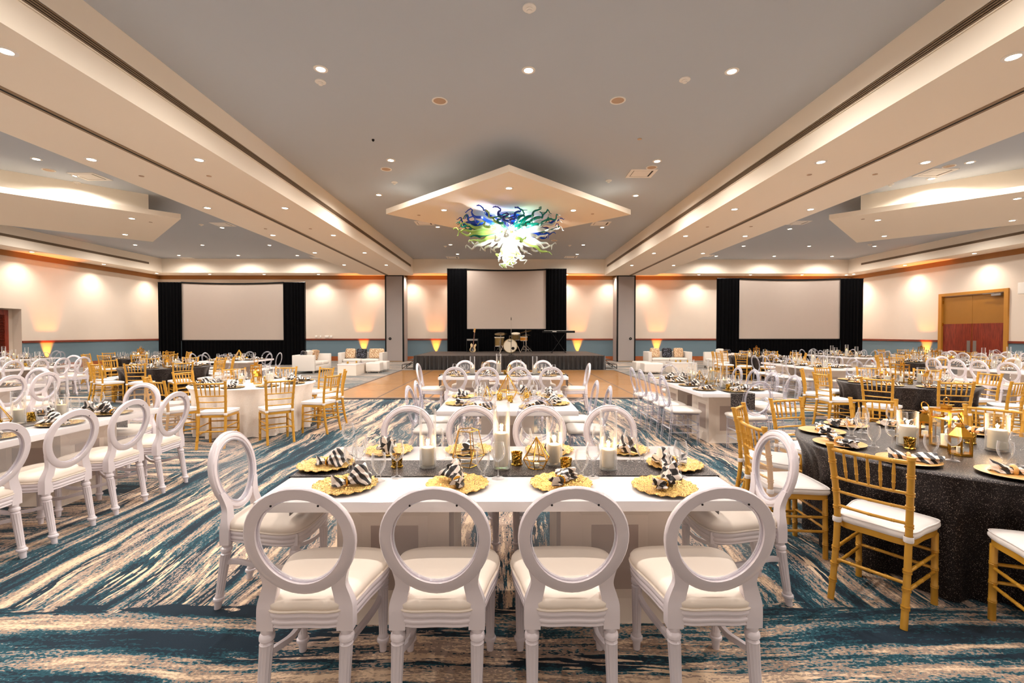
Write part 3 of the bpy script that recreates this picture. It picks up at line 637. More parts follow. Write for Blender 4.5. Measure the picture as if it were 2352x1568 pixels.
# ---- orange uplights on the floor
upl = Proto('uplight', [('housing', MB().lathe([(.001, .04), (.085, .04), (.095, .06), (.1, .2), (.085, .22), (.085, .2), (.001, .2)], 18), 'black_matte'),
                        ('yoke', MB().box(-.13, .13, -.02, .02, 0, .012).box(-.13, -.12, -.02, .02, 0, .14).box(.12, .13, -.02, .02, 0, .14), 'black_matte', dict(smooth=0)),
                        ('lens', MB().lathe([(.08, .205), (.001, .207)], 16), 'uplight_lens')])
for u, l in ((1000, 'left of the stage drape'), (1328, 'right of the stage drape'), (833, 'behind the left white sofa'), (1513, 'behind the right white sofa'), (-1, 'by the left wall behind the white table'), (-2, 'by the wall beside the double door'), (-3, 'behind the right screen')):
    if u > 0: x = (u - 1166) / F * 26.1; p = (x, WY - .17, 0); aim = (x, WY, 2.0)
    elif u == -1: p = (-WX + .17, 19.95 , 0); aim = (-WX, 19.95, 2.0)
    elif u == -2: p = (WX - .17, 21.55, 0); aim = (WX, 21.55, 2.0)
    else: p = (17.2, WY - .17, 0); aim = (17.2, WY, 2.0)
    upl.place(p, 0, f'small black uplight shining orange, {l}', 'uplight', 'orange uplights')
    lamp('SPOT', (p[0], p[1], .23), 640, (1, .26, .01), .03, 42, .8, aim=aim)
# ================================================================ dance floor and stage
def dance_floor():
    x0, x1, y0, y1 = -4.46, 4.50, 10.95, 19.3
    r = empty('dance_floor', (0, 0, 0)); tag(r, 'portable wooden dance floor of square panels in front of the stage', 'dance floor')
    nx, ny = 7, 6; b = .09; dx = (x1 - x0 - 2 * b) / nx; dy = (y1 - y0 - 2 * b) / ny
    me = MB().box(-dx / 2 + .008, dx / 2 - .008, -dy / 2 + .008, dy / 2 - .008, 0, .03).mesh('panel', 'parquet', bevel=.002, seg=1, smooth=0)
    for i in range(nx):
        for j in range(ny):
            o = bpy.data.objects.new('panel', me); COL.objects.link(o); o.parent = r
            o.location = (x0 + b + dx * (i + .5), y0 + b + dy * (j + .5), 0)
            for q in range(1, 2):
                pass
    MB().box(x0 + b, x1 - b, y0 + b, y1 - b, 0, .022).obj('joint_base', 'black_plate', r, smooth=0)
    for i in range(1, nx):
        xx = x0 + b + dx * i; MB().box(xx - .02, xx + .02, y0 + b, y1 - b, .022, .031).obj('joint_strip', 'floor_trim', r, smooth=0)
    for a in ((x0, x0 + b, y0, y1), (x1 - b, x1, y0, y1), (x0 + b, x1 - b, y0, y0 + b), (x0 + b, x1 - b, y1 - b, y1)):
        MB().box(*a, 0, .033).obj('edge_trim', 'floor_trim', r, bevel=.012, seg=1, smooth=0)
dance_floor()
SZ = .61; SX0, SX1, SY0, SY1 = -3.98, 4.16, 19.75, 24.35
st = empty('stage', (0, 0, 0)); tag(st, 'low black stage with pleated skirt in front of the centre screen', 'stage')
nx = 4; dx = (SX1 - SX0) / nx; dy = (SY1 - SY0) / 2
for i in range(nx):
    for j in range(2):
        MB().box(SX0 + dx * i + .006, SX0 + dx * (i + 1) - .006, SY0 + dy * j + .006, SY0 + dy * (j + 1) - .006, SZ - .09, SZ).obj('deck_panel', 'stage_deck', st, bevel=.006, seg=1, smooth=0)
for x in (SX0 + .3, 0, SX1 - .3):
    for y in (SY0 + .3, SY1 - .3): MB().tube([(x, y, 0), (x, y, SZ - .09)], .03, 8).obj('leg', 'dark_metal', st)
def pleats(path, z0, z1, amp, wave, flare=0.0, nz=6, seed=1, thick=.004, jag=.3):
    """a hanging cloth along a floor path [(x, y)], with folds"""
    rnd = random.Random(seed); pts = []; tot = 0
    for (a, b_) in zip(path[:-1], path[1:]):
        L_ = hypot(b_[0] - a[0], b_[1] - a[1]); n = max(2, int(L_ / (wave / 8)))
        for i in range(n):
            t = i / n; pts.append((a[0] + (b_[0] - a[0]) * t, a[1] + (b_[1] - a[1]) * t, tot + L_ * t, (b_[1] - a[1]) / L_, -(b_[0] - a[0]) / L_))
        tot += L_
    pts.append((path[-1][0], path[-1][1], tot, pts[-1][3], pts[-1][4]))
    ph = [rnd.uniform(0, 6.28) for _ in range(4)]
    mb = MB(); rg = []
    for k in range(nz + 1):
        t = k / nz; z = z1 + (z0 - z1) * t; row = []
        for x, y, s, nx_, ny_ in pts:
            f = sin(2 * pi * s / wave + ph[0] + jag * 3 * sin(2 * pi * s / (wave * 4.3) + ph[1])) + .35 * sin(4 * pi * s / wave + ph[2])
            o = amp * f * (.55 + .45 * t) + flare * t * t
            row.append((x + nx_ * o, y + ny_ * o, z))
        rg.append(row)
    n = len(rg[0]); vs = [p for r in rg for p in r]; fs = [(i * n + j, i * n + j + 1, (i + 1) * n + j + 1, (i + 1) * n + j) for i in range(nz) for j in range(n - 1)]
    mb.add(vs, fs); return mb
pleats([(SX0 - .02, SY1), (SX0 - .02, SY0 - .02), (SX1 + .02, SY0 - .02), (SX1 + .02, SY1)][::1], .01, SZ - .005, .045, .19, flare=-.0, seed=3).obj('skirt', 'skirt_satin', st, smooth=60)
sk = [o for o in st.children if o.name.startswith('skirt')][0]
def steps(x, s, l):
    r = empty('stage_steps', (x, 20.6, 0)); tag(r, l, 'steps', 'stage steps')
    for k_, (a, z) in enumerate(((.0, .42), (.28, .22))):
        MB().box(min(s * a, s * (a + .28)), max(s * a, s * (a + .28)), -.45, .45, z - .03, z).obj('step', 'stage_deck', r, bevel=.005, seg=1, smooth=0)
    for y in (-.44, .44):
        MB().tube([(s * .02, y, 0), (s * .02, y, .40)], .014, 6).tube([(s * .56, y, 0), (s * .56, y, .2)], .014, 6).tube([(s * .02, y, .40), (s * .56, y, .03)], .014, 6).obj('side_frame', 'dark_metal', r)
steps(SX0 - .06, -1, 'small black steps at the left end of the stage'); steps(SX1 + .06, 1, 'small black steps at the right end of the stage')

# ---------------------------------------------------------------- screens with drapes
def drape_set(X0, X1, sx0, sx1, y, zt, zb, ztop, floor_z, desc, tall=True, crease=False):
    # side curtains
    for a, b, sd in ((X0, sx0, 'left'), (sx1, X1, 'right')):
        c = empty('curtain', ((a + b) / 2, y - .06, floor_z)); tag(c, f'black velvet curtain hanging {sd} of {desc}', 'curtain', f'black curtains by {desc}')
        w_ = (b - a) / 2
        pleats([(w_ + .02, 0), (-w_ - .02, 0)], .012, ztop - floor_z - .03, .035, .17, seed=int(abs(a * 10)) + 1, nz=5).obj('cloth', 'velvet_black', c, smooth=60)
        MB().tube([(-w_ - .03, .02, ztop - floor_z - .03), (w_ + .03, .02, ztop - floor_z - .03)], .022, 8).obj('rod', 'dark_metal', c)
        xx = -w_ if sd == 'left' else w_
        MB().tube([(xx, .10, .01), (xx, .10, ztop - floor_z)], .022, 8).obj('upright', 'dark_metal', c)
    r = empty('projection_screen', ((sx0 + sx1) / 2, y, floor_z)); tag(r, f'blank projection screen: {desc}', 'screen', 'projection screens')
    w_ = (sx1 - sx0) / 2; zz0, zz1 = zb - floor_z, zt - floor_z; n = 24
    s_ = MB(); sag = .10
    def top(x): return zz1 - sag * (1 - (x / w_) ** 2) * .6
    s_.add([(-w_ + 2 * w_ * i / n, 0, zz0) for i in range(n + 1)] + [(-w_ + 2 * w_ * i / n, 0, top(-w_ + 2 * w_ * i / n)) for i in range(n + 1)] +
           [(-w_ + 2 * w_ * i / n, .01, zz0) for i in range(n + 1)] + [(-w_ + 2 * w_ * i / n, .01, top(-w_ + 2 * w_ * i / n)) for i in range(n + 1)],
           [(i, i + 1, n + 2 + i, n + 1 + i) for i in range(n)] + [(2 * n + 2 + i, 3 * n + 3 + i, 3 * n + 4 + i, 2 * n + 3 + i) for i in range(n)])
    s_.obj('screen_surface', 'screen_cloth', r, smooth=0)
    MB().tube([(-w_ + 2 * w_ * i / n, -.015, top(-w_ + 2 * w_ * i / n) + .03) for i in range(n + 1)], .042, 6).obj('valance', 'black_matte', r)
    MB().box(-w_, w_, -.02, .02, zz0 - .05, zz0).obj('bottom_bar', 'black_matte', r, smooth=0)
    MB().box(-w_ - .04, -w_, -.02, .02, zz0 - .05, zz1).obj('side_bar', 'black_matte', r, smooth=0)
    MB().box(w_, w_ + .04, -.02, .02, zz0 - .05, zz1).obj('side_bar', 'black_matte', r, smooth=0)
    pleats([(w_ + .02, .0), (-w_ - .02, .0)], .012, zz0 - .02, .03, .16, seed=9, nz=4).obj('skirt', 'velvet_black', r, smooth=60)
drape_set(-3.18, 3.10, -2.18, 2.05, 24.55, 4.92, 1.80, 5.00, 0, 'the screen over the stage')
drape_set(-17.06, -9.96, -15.97, -10.98, 22.8, 4.02, 1.24, 4.08, 0, 'the left side screen')
drape_set(10.25, 17.38, 11.28, 16.30, 22.5, 4.20, 1.30, 4.26, 0, 'the right side screen')

# ---------------------------------------------------------------- instruments on the stage
def on(u, v): p = P(u, v, SZ); return p
def tripod(mb, h0, r_, z=.0, a0=0.0, rad=.008, hub=.28):
    for k_ in range(3):
        a = a0 + k_ * 2 * pi / 3
        mb.tube([(0, 0, z + hub), (r_ * cos(a), r_ * sin(a), z + .012)], rad, 6)
        mb.tube([(0, 0, z + hub * .35), (r_ * .55 * cos(a), r_ * .55 * sin(a), z + hub * .48)], rad * .7, 5)
    return mb
p = on(1172, 811); bd = empty('bass_drum', (p.x, p.y + .25, SZ)); bd.scale = (1.2, 1.2, 1.2); tag(bd, 'gold bass drum with cream head standing at the middle of the stage', 'drum')
R_ = .285
RX = Matrix.Rotation(pi / 2, 4, 'X')
def drumpart(mb): return mb.tf(Matrix.Translation((0, 0, R_ + .01)) @ RX)
drumpart(MB().lathe([(R_ - .01, -.18), (R_ - .01, .18)], 28, cap0=False, cap1=False)).obj('shell', 'drum_gold', bd)
for zz in (.19, -.19):
    drumpart(MB().rings([[(r2 * cos(a * pi / 16), r2 * sin(a * pi / 16), z2) for a in range(32)] for r2, z2 in ((R_ - .02, zz - .015), (R_, zz - .015), (R_, zz + .015), (R_ - .02, zz + .015))], loop=False, cap0=False, cap1=False)).obj('hoop', 'drum_gold', bd)
hd = drumpart(MB().lathe([(R_ - .018, .195), (.001, .199)], 32)).obj('head', 'drum_head', bd)
ho = drumpart(MB().lathe([(.062, .2), (.001, .202)], 20)).obj('sound_hole', 'black_matte', bd); ho.location = (.11, 0, -.10)
for k_ in range(8):
    a = k_ * pi / 4 + .39
    MB().tube([(R_ * cos(a), -.18, R_ + .01 + R_ * sin(a)), (R_ * cos(a), .18, R_ + .01 + R_ * sin(a))], .008, 6).obj('tension_rod', 'chrome', bd)
for s in (-1, 1): MB().tube([(s * .27, -.1, .34), (s * .42, -.2, .008)], .01, 6).obj('spur_leg', 'chrome', bd)
tx = bpy.data.curves.new('lettering', 'FONT'); tx.body = 'Pearl'; tx.size = .085; tx.align_x = 'CENTER'; tx.extrude = .001; tx.shear = .3; tx.materials.append(MATS['black_plate'])
tmp = bpy.data.objects.new('tmp', tx); me_ = bpy.data.meshes.new_from_object(tmp); bpy.data.objects.remove(tmp); to = bpy.data.objects.new('lettering', me_); COL.objects.link(to); to.parent = bd; to.location = (-.02, -.205, .46); to.rotation_euler = (pi / 2, 0, 0)
# rack tom is mounted on the bass drum
t = empty('rack_tom', (p.x + .27, p.y + .22, SZ + .80)); tag(t, 'gold rack tom mounted above the bass drum', 'drum', 'drums of the kit')
MB().lathe([(.165, -.12), (.165, .12)], 24, cap0=False, cap1=False).obj('shell', 'drum_gold', t); MB().lathe([(.17, .10), (.172, .135), (.001, .135)], 24, cap0=False).obj('head', 'drum_head', t)
MB().lathe([(.17, -.10), (.172, -.13), (.001, -.13)], 24, cap0=False).obj('bottom_hoop', 'chrome', t)
MB().tube([(-.165, 0, 0), (-.26, .02, .02), (-.26, .02, -.10)], .013, 6).obj('mount_arm', 'chrome', t); t.rotation_euler = (radians(12), 0, 0); t.scale = (1.2, 1.2, 1.2)
for k_ in range(8):
    a = k_ * pi / 4; MB().tube([(.172 * cos(a), .172 * sin(a), -.12), (.172 * cos(a), .172 * sin(a), .12)], .007, 6).obj('lug', 'chrome', t)
p2 = on(1147, 809)
t = empty('floor_tom', (p2.x, p2.y + .1, SZ)); t.scale = (1.2, 1.2, 1.2); tag(t, 'tall gold floor tom left of the bass drum', 'drum', 'drums of the kit')
MB().lathe([(.2, .25), (.2, .63)], 28, cap0=False, cap1=False).obj('shell', 'drum_gold', t); MB().lathe([(.206, .60), (.208, .645), (.001, .645)], 28, cap0=False).obj('head', 'drum_head', t); MB().lathe([(.206, .28), (.208, .245), (.001, .245)], 28, cap0=False).obj('bottom_hoop', 'chrome', t)
for k_ in range(3):
    a = k_ * 2.094 + .6; MB().tube([(.22 * cos(a), .22 * sin(a), .5), (.22 * cos(a), .22 * sin(a), .1), (.26 * cos(a), .26 * sin(a), .012)], .009, 6).obj('leg', 'chrome', t)
p3 = on(1203, 808)
t = empty('snare_drum', (p3.x, p3.y + .2, SZ)); t.scale = (1.2, 1.2, 1.15); tag(t, 'amber snare drum on a chrome stand right of the bass drum', 'drum', 'drums of the kit')
MB().lathe([(.16, .50), (.16, .66)], 24, cap0=False, cap1=False).obj('shell', 'drum_amber', t); MB().lathe([(.166, .65), (.168, .68), (.001, .68)], 24, cap0=False).obj('head', 'drum_head', t); MB().lathe([(.166, .51), (.168, .485), (.001, .485)], 24, cap0=False).obj('bottom_hoop', 'chrome', t)
tripod(MB().tube([(0, 0, .1), (0, 0, .5)], .011, 6), 0, .25).obj('stand', 'chrome', t)
def cymbal(px_, py_, h, rad, tilt, label, arm=None):
    q = on(px_, py_); t = empty('cymbal', (q.x, q.y + .1, SZ)); tag(t, label, 'cymbal', 'cymbals of the drum kit')
    c = MB().lathe([(rad, -.012), (rad * .55, .008), (.05, .018), (.03, .04), (.001, .045)], 28, cap0=False).obj('plate', 'cymbal_brass', t); c.location = (0, 0, h); c.rotation_euler = tilt
    MB().lathe([(.012, 0), (.012, .03), (.001, .03)], 8).obj('wing_nut', 'chrome', t).location = (0, 0, h + .045)
    tripod(MB().tube([(0, 0, .06), (0, 0, h)], .011, 6).tube([(0, 0, h * .5), (0, 0, h * .55)], .02, 8), 0, .36, a0=.4, hub=.36).obj('stand', 'chrome', t)
cymbal(1150, 809.5, .93, .31, (-.24, -.03, 0), 'brass cymbal above the floor tom on the left of the kit')
cymbal(1208, 811, 1.04, .30, (-.12, -.22, 0), 'tilted brass cymbal standing highest on the right of the kit')
cymbal(1209, 809.5, .86, .24, (-.08, 0, 0), 'level brass hi-hat cymbal over the amber snare drum')
q = on(1174, 815.5); t = empty('microphone_stand', (q.x, q.y, SZ)); tag(t, 'straight microphone stand with round base in front of the bass drum', 'microphone stand')
MB().lathe([(.14, 0), (.14, .014), (.03, .03), (.001, .03)], 24).obj('base', 'black_matte', t); MB().tube([(0, 0, .03), (0, 0, .95)], .011, 8).obj('lower_tube', 'black_matte', t)
MB().tube([(0, 0, .95), (0, 0, 1.52)], .008, 8).obj('upper_tube', 'chrome', t); m_ = MB().tube([(0, 0, 1.52), (0, 0, 1.60)], [.012, .018], 10).obj('microphone', 'black_matte', t); MB().sph((0, 0, 1.63), .033).obj('microphone_head', 'chrome', m_)
q = on(1086, 808); t = empty('bass_guitar', (q.x, q.y - .05, SZ)); tag(t, 'cream and black bass guitar leaning on the amplifier', 'guitar')
body = catmull([(-.13, .02), (-.165, .12), (-.13, .24), (-.155, .36), (-.10, .45), (-.07, .40), (.05, .37), (.11, .43), (.15, .36), (.11, .24), (.15, .12), (.11, .01), (0, -.02)], 4)
def upr(mb, y=0): return mb.tf(Matrix.Rotation(pi / 2, 4, 'X'))
upr(MB().prism(body, 0, .045)).obj('body', 'guitar_cream', t, bevel=.008)
pg_ = upr(MB().prism(catmull([(-.13, .06), (-.10, .2), (-.04, .26), (.02, .2), (.06, .1), (.02, .03), (-.06, .02)], 4), .046, .05)).obj('pickguard', 'guitar_dark', t)
upr(MB().prism([(-.03, .07), (.04, .07), (.04, .11), (-.03, .11)], .05, .06)).obj('bridge', 'chrome', t)
upr(MB().prism([(-.032, .22), (.028, .22), (.022, 1.0), (-.022, 1.0)], .03, .055)).obj('neck', 'rosewood', t)
hs = upr(MB().prism(catmull([(-.022, .99), (-.05, 1.06), (-.045, 1.18), (0, 1.22), (.045, 1.2), (.03, 1.12), (.03, 1.05), (.022, .99)], 3), .02, .045)).obj('headstock', 'maple', t)
for k_ in range(4): upr(MB().lathe([(.012, 0), (.012, .03)], 8)).obj('tuning_peg', 'chrome', hs).location = (-.06, -.03, 1.05 + k_ * .04)
for k_ in range(4): MB().tube([(-.018 + .012 * k_, -.058, .09), (-.014 + .01 * k_, -.058, 1.02)], .0015, 4).obj('string', 'chrome', t)
t.rotation_euler = (radians(-6), radians(5), 0)
t = empty('guitar_amplifier', (q.x - .04, q.y + .32, SZ)); tag(t, 'black guitar amplifier box standing behind the bass guitar', 'amplifier')
MB().box(-.30, .30, -.18, .18, .02, .68).obj('cabinet', 'amp_black', t, bevel=.012, smooth=30); MB().box(-.27, .27, -.185, -.18, .05, .56).obj('grille', 'velvet_black', t, smooth=0); MB().box(-.27, .27, -.186, -.18, .585, .655).obj('control_panel', 'steel_plate', t, smooth=0)
for s in (-.25, .25):
    for y_ in (-.14, .14): MB().box(s - .02, s + .02, y_ - .02, y_ + .02, 0, .02).obj('foot', 'black_matte', t, smooth=0)
q = on(1283, 810); t = empty('keyboard_piano', (q.x, q.y, SZ)); tag(t, 'black electronic keyboard on a crossed stand at the right of the stage', 'keyboard')
kb = MB().box(-.78, .78, -.16, .16, .98, 1.08).obj('keyboard_body', 'black_matte', t, bevel=.012, smooth=30)
MB().box(-.70, .70, .02, .14, 1.08, 1.092).obj('key_bed', 'fixture_white', kb, smooth=0)
MB().box(-.32, -.12, -.163, -.16, 1.02, 1.05).obj('name_strip', 'fixture_white', kb, smooth=0)
MB().tube([(-.34, -.06, .02), (.34, -.06, .98)], .017, 6).obj('stand_leg', 'dark_metal', t); MB().tube([(.34, .0, .02), (-.34, .0, .98)], .017, 6).obj('stand_leg', 'dark_metal', t)
for s, y_ in ((-.34, -.06), (.34, 0)): MB().tube([(s, -.24 + y_, .014), (s, .24 + y_, .014)], .016, 6).obj('foot_bar', 'dark_metal', t)
for s in (-.34, .34): MB().tube([(s, -.15, .975), (s, .15, .975)], .014, 6).obj('support_bar', 'dark_metal', t)

# ---------------------------------------------------------------- chandelier
ch = empty('chandelier', (.05, 13.0, 4.9)); tag(ch, 'chandelier of blue, green and clear glass tendrils hung from the centre diamond panel', 'chandelier')
MB().lathe([(.34, 0), (.34, -.05), (.12, -.09), (.001, -.09)], 24).obj('canopy_plate', 'chrome', ch); MB().tube([(0, 0, -.08), (0, 0, -.5)], .03, 8).obj('stem', 'chrome', ch)
MB().sph((0, 0, -.42), .26, 16, 10, 1, 1, .8).obj('hub', 'chrome', ch)
rnd = random.Random(11)
def tendril(az, el, L_, r0, droop, curl, ph, start=.24, z0=-.42):
    pts = []; rr = []; n = 36; d = Vector((cos(az) * cos(el), sin(az) * cos(el), sin(el))); side = Vector((-sin(az), cos(az), 0)); upv = side.cross(d) * -1
    for i in range(n + 1):
        t = i / n; wv = (t ** 1.3)
        p_ = Vector((0, 0, z0)) + d * (start + L_ * t) + side * (.07 * wv * sin(ph + 9 * t * t * 1.6)) + upv * (.04 * wv * cos(ph + 9 * t * t * 1.6)) + Vector((0, 0, droop * t * t))
        if t > .86:
            q = (t - .86) / .14; a = q * 2 * pi * curl; p_ += side * (.05 * sin(a)) + upv * (.05 * (1 - cos(a)))
        pts.append(p_); rr.append(max(.006, r0 * (.35 + .65 * sin(min(1, t * 2.6 + .12) * pi / 2)) * (1 - t) ** .75 + .006))
    return MB().tube(pts, rr, 8)
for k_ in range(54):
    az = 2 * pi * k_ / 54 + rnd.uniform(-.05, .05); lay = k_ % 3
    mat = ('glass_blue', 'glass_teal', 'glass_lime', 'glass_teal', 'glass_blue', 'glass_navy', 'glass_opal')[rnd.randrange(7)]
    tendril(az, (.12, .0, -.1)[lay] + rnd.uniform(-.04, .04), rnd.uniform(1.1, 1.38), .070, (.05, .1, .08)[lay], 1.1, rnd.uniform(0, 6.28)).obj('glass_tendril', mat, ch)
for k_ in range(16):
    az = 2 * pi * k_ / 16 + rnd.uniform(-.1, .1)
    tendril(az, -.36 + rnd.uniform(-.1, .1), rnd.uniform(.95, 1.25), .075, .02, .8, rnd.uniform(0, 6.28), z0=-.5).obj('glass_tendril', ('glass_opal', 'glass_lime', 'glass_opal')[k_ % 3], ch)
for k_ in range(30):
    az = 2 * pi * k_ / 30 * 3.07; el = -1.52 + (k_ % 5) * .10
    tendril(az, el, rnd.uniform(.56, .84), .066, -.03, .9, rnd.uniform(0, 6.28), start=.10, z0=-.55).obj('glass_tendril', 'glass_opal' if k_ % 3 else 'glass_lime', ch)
for k_ in range(9):
    a = 2 * pi * k_ / 9; b_ = MB().sph((.36 * cos(a), .36 * sin(a), -.42 - .06 * (k_ % 2)), .05, 10, 6).obj('bulb', 'bulb_glow', ch)
for k_ in range(4):
    a = pi / 4 + k_ * pi / 2
    l_ = lamp('POINT', (.5 * cos(a), .5 * sin(a), -.42), 150, (1, .95, .86), .07); l_.parent = ch
l_ = lamp('POINT', (0, 0, -.95), 200, (1, .97, .9), .08); l_.parent = ch

# ---------------------------------------------------------------- lounge furniture
def cushion_mb(w_, d, h, b=.03):
    mb = MB(); n = 8
    rg = []
    for k_, (s_, z) in enumerate(((.90, 0), (.985, .18), (1, .5), (.985, .82), (.90, 1.0), (.5, 1.06), (.0001, 1.08))):
        ring = []
        for i in range(32):
            a = 2 * pi * i / 32; e = .28; x = abs(cos(a)) ** e * (1 if cos(a) > 0 else -1); y = abs(sin(a)) ** e * (1 if sin(a) > 0 else -1)
            ring.append((x * w_ / 2 * s_, y * d / 2 * s_, z * h))
        rg.append(ring)
    return mb.rings(rg)
def sofa(x, y, rz, W, label, short=False):
    r = empty('sofa', (x, y, 0), rz); tag(r, label, 'sofa', 'white tufted lounge sofas')
    D = .86
    MB().box(-W / 2 + .16, W / 2 - .16, -D / 2 + .1, D / 2, .10, .30).obj('base', 'leather_white', r, bevel=.02, smooth=30)
    for s in (-1, 1): MB().box(min(s * W / 2, s * (W / 2 - .16)), max(s * W / 2, s * (W / 2 - .16)), -D / 2, D / 2, .10, .72).obj('armrest', 'leather_white', r, bevel=.03, smooth=30)
    bk = MB().box(-W / 2 + .16, W / 2 - .16, -D / 2, -D / 2 + .18, .10, .72).obj('backrest', 'leather_white', r, bevel=.03, smooth=30)
    for i in range(int(W / .26)):
        for j in range(2):
            xx = -W / 2 + .3 + i * .26 + (j % 2) * .13
            if xx < W / 2 - .25: MB().sph((xx, -D / 2 + .183, .52 + j * .12), .012, 8, 5).obj('button', 'leather_ivory', bk)
    n = 2 if W > 1.4 else 1
    for i in range(n):
        w_ = (W - .34) / n; c = cushion_mb(w_, D - .2, .14).obj('seat_cushion', 'leather_white', r, smooth=50); c.location = (-(W - .34) / 2 + w_ * (i + .5), .09, .30)
    for sx_ in (-1, 1):
        for sy_ in (-1, 1): MB().box(sx_ * (W / 2 - .08) - .025, sx_ * (W / 2 - .08) + .025, sy_ * (D / 2 - .06) - .025, sy_ * (D / 2 - .06) + .025, 0, .10).obj('foot', 'chrome', r, smooth=0)
    return r
def pillow(x, y, z, rz, mat, label, tilt=.25):
    o = cushion_mb(.44, .44, .07); o2 = MB().join(o); o2.v = [(a, b_, c) for a, b_, c in o.v] + [(a, b_, -c) for a, b_, c in o.v]; m_ = len(o.v); o2.f = list(o.f) + [tuple(i + m_ for i in f[::-1]) for f in o.f]
    ob = o2.obj('throw_pillow', mat, smooth=60); ob.rotation_euler = (pi / 2 - tilt, 0, rz); ob.location = (x, y, z + .21); tag(ob, label, 'pillow', 'sequin throw pillows'); return ob
def cube_seat(x, y, w_, d, h, label, rz=0, mat='leather_white'):
    r = empty('ottoman', (x, y, 0), rz); tag(r, label, 'ottoman', 'white cube ottomans')
    MB().box(-w_ / 2, w_ / 2, -d / 2, d / 2, .07, h).obj('seat', mat, r, bevel=.045, seg=3, smooth=40)
    for sx_ in (-1, 1):
        for sy_ in (-1, 1): MB().tube([(sx_ * (w_ / 2 - .07), sy_ * (d / 2 - .07), 0), (sx_ * (w_ / 2 - .07), sy_ * (d / 2 - .07), .08)], .018, 8).obj('foot', 'chrome', r)
def coffee(x, y, w_, d, h, label):
    r = empty('coffee_table', (x, y, 0)); tag(r, label, 'coffee table', 'white lounge coffee tables')
    MB().box(-w_ / 2, w_ / 2, -d / 2, d / 2, h - .04, h).obj('tabletop', 'table_lacquer', r, bevel=.006, smooth=30); MB().box(-w_ / 2 + .01, w_ / 2 - .01, -d / 2 + .01, d / 2 - .01, 0, h - .04).obj('base', 'pedestal_lacquer', r, smooth=0)
# left group
sofa(-6.43, 20.6, pi, 1.95, 'white tufted sofa with sequin pillows facing the room, by the left partition')
sofa(-7.9, 18.75, -pi / 2, 1.75, 'white leather sofa seen from its side, facing the left coffee table')
coffee(-5.95, 17.75, .70, 1.3, .42, 'low white coffee table by the left edge of the dance floor')
cube_seat(-5.28, 18.35, .56, .56, .42, 'white cube ottoman on the left side, nearer the camera'); cube_seat(-5.18, 19.1, .5, .5, .42, 'white cube ottoman on the left side, farther from the camera')
for x, m_, l in ((-7.03, 'sequin_pillow_gold', 'gold sequin pillow at the left end of the tufted sofa by the left partition'), (-6.53, 'sequin_pillow_black', 'black sequin pillow in the middle of the sofa by the left partition'), (-5.98, 'sequin_pillow_gold', 'gold sequin pillow right of the black one by the left partition'), (-5.75, 'sequin_pillow_gold', 'gold sequin pillow against the right armrest by the left partition')):
    pillow(x, 20.72, .45, .1 if x > -5.9 else 0, m_, l)
pillow(-8.05, 19.3, .45, -pi / 2 - .2, 'sequin_pillow_gold', 'gold sequin pillow on the side-facing sofa on the left'); pillow(-8.05, 18.7, .45, -pi / 2, 'leather_white', 'white pillow on the side-facing sofa on the left'); pillow(-8.05, 18.2, .45, -pi / 2 + .2, 'sequin_pillow_black', 'black pillow on the side-facing sofa on the left')
# right group
sofa(7.39, 21.3, pi, 2.0, 'white tufted sofa with sequin pillows in front of the right orange uplight')
sofa(9.35, 20.1, pi / 2, 1.75, 'white tufted sofa turned sideways behind the right gold chairs')
coffee(6.9, 18.3, .98, .75, .42, 'low white coffee table beside the white-clothed tables on the right')
cube_seat(5.6, 17.9, .72, .62, .42, 'white cube ottoman on the right side, nearer the camera'); cube_seat(5.45, 18.75, .6, .6, .42, 'white cube ottoman on the right side, farther from the camera')
for x, m_, l in ((6.85, 'sequin_pillow_gold', 'gold sequin pillow at the left end of the right tufted sofa'), (7.42, 'sequin_pillow_black', 'black sequin pillow in the middle of the right tufted sofa'), (7.95, 'sequin_pillow_gold', 'gold sequin pillow at the right end of the right tufted sofa')):
    pillow(x, 21.42, .45, 0, m_, l)
pillow(9.5, 20.5, .45, pi / 2 + .2, 'leather_white', 'white pillow on the sideways sofa on the right'); pillow(9.5, 19.8, .45, pi / 2, 'sequin_pillow_black', 'black pillow on the sideways sofa on the right')
# ================================================================ chairs (origin under the seat centre, sitter looks along +y)
def ellipse_path(a, b, n, fz=0.0, egg=0.0):
    return [(a * cos(t) * (1 + egg * sin(t)), b * sin(t)) for t in (2 * pi * i / n for i in range(n))]
def lean(mb, z0, ang):
    k = math.tan(ang); mb.v = [(x, y - max(0, z - z0) * k, z) for x, y, z in mb.v]; return mb
def ring_mb(a, b, cz, y0, prof, n=40, egg=0.0):
    path = []; fr = []
    e = ellipse_path(a, b, n, egg=egg)
    for i in range(n):
        x, z = e[i]; xa, za = e[i - 1]; xb, zb = e[(i + 1) % n]; t = Vector((xb - xa, 0, zb - za)).normalized(); nn = Vector((t.z, 0, -t.x))
        path.append((x, y0, cz + z)); fr.append((nn, Vector((0, 1, 0))))
    return MB().sweep(path, prof, fr, loop=True)
SEAT_OUT = catmull([(-.152, -.222), (0, -.24), (.152, -.222), (.208, -.03), (.243, .15), (.185, .232), (0, .252), (-.185, .232), (-.243, .15), (-.208, -.03)], 5)
def outline_sweep(out, prof, cap=False):
    path = []; fr = []; n = len(out)
    for i in range(n):
        x, y = out[i]; xa, ya = out[i - 1]; xb, yb = out[(i + 1) % n]; t = Vector((xb - xa, yb - ya, 0)).normalized(); fr.append((Vector((t.y, -t.x, 0)), Vector((0, 0, 1)))); path.append((x, y, 0))
    return MB().sweep(path, prof, fr, loop=True)
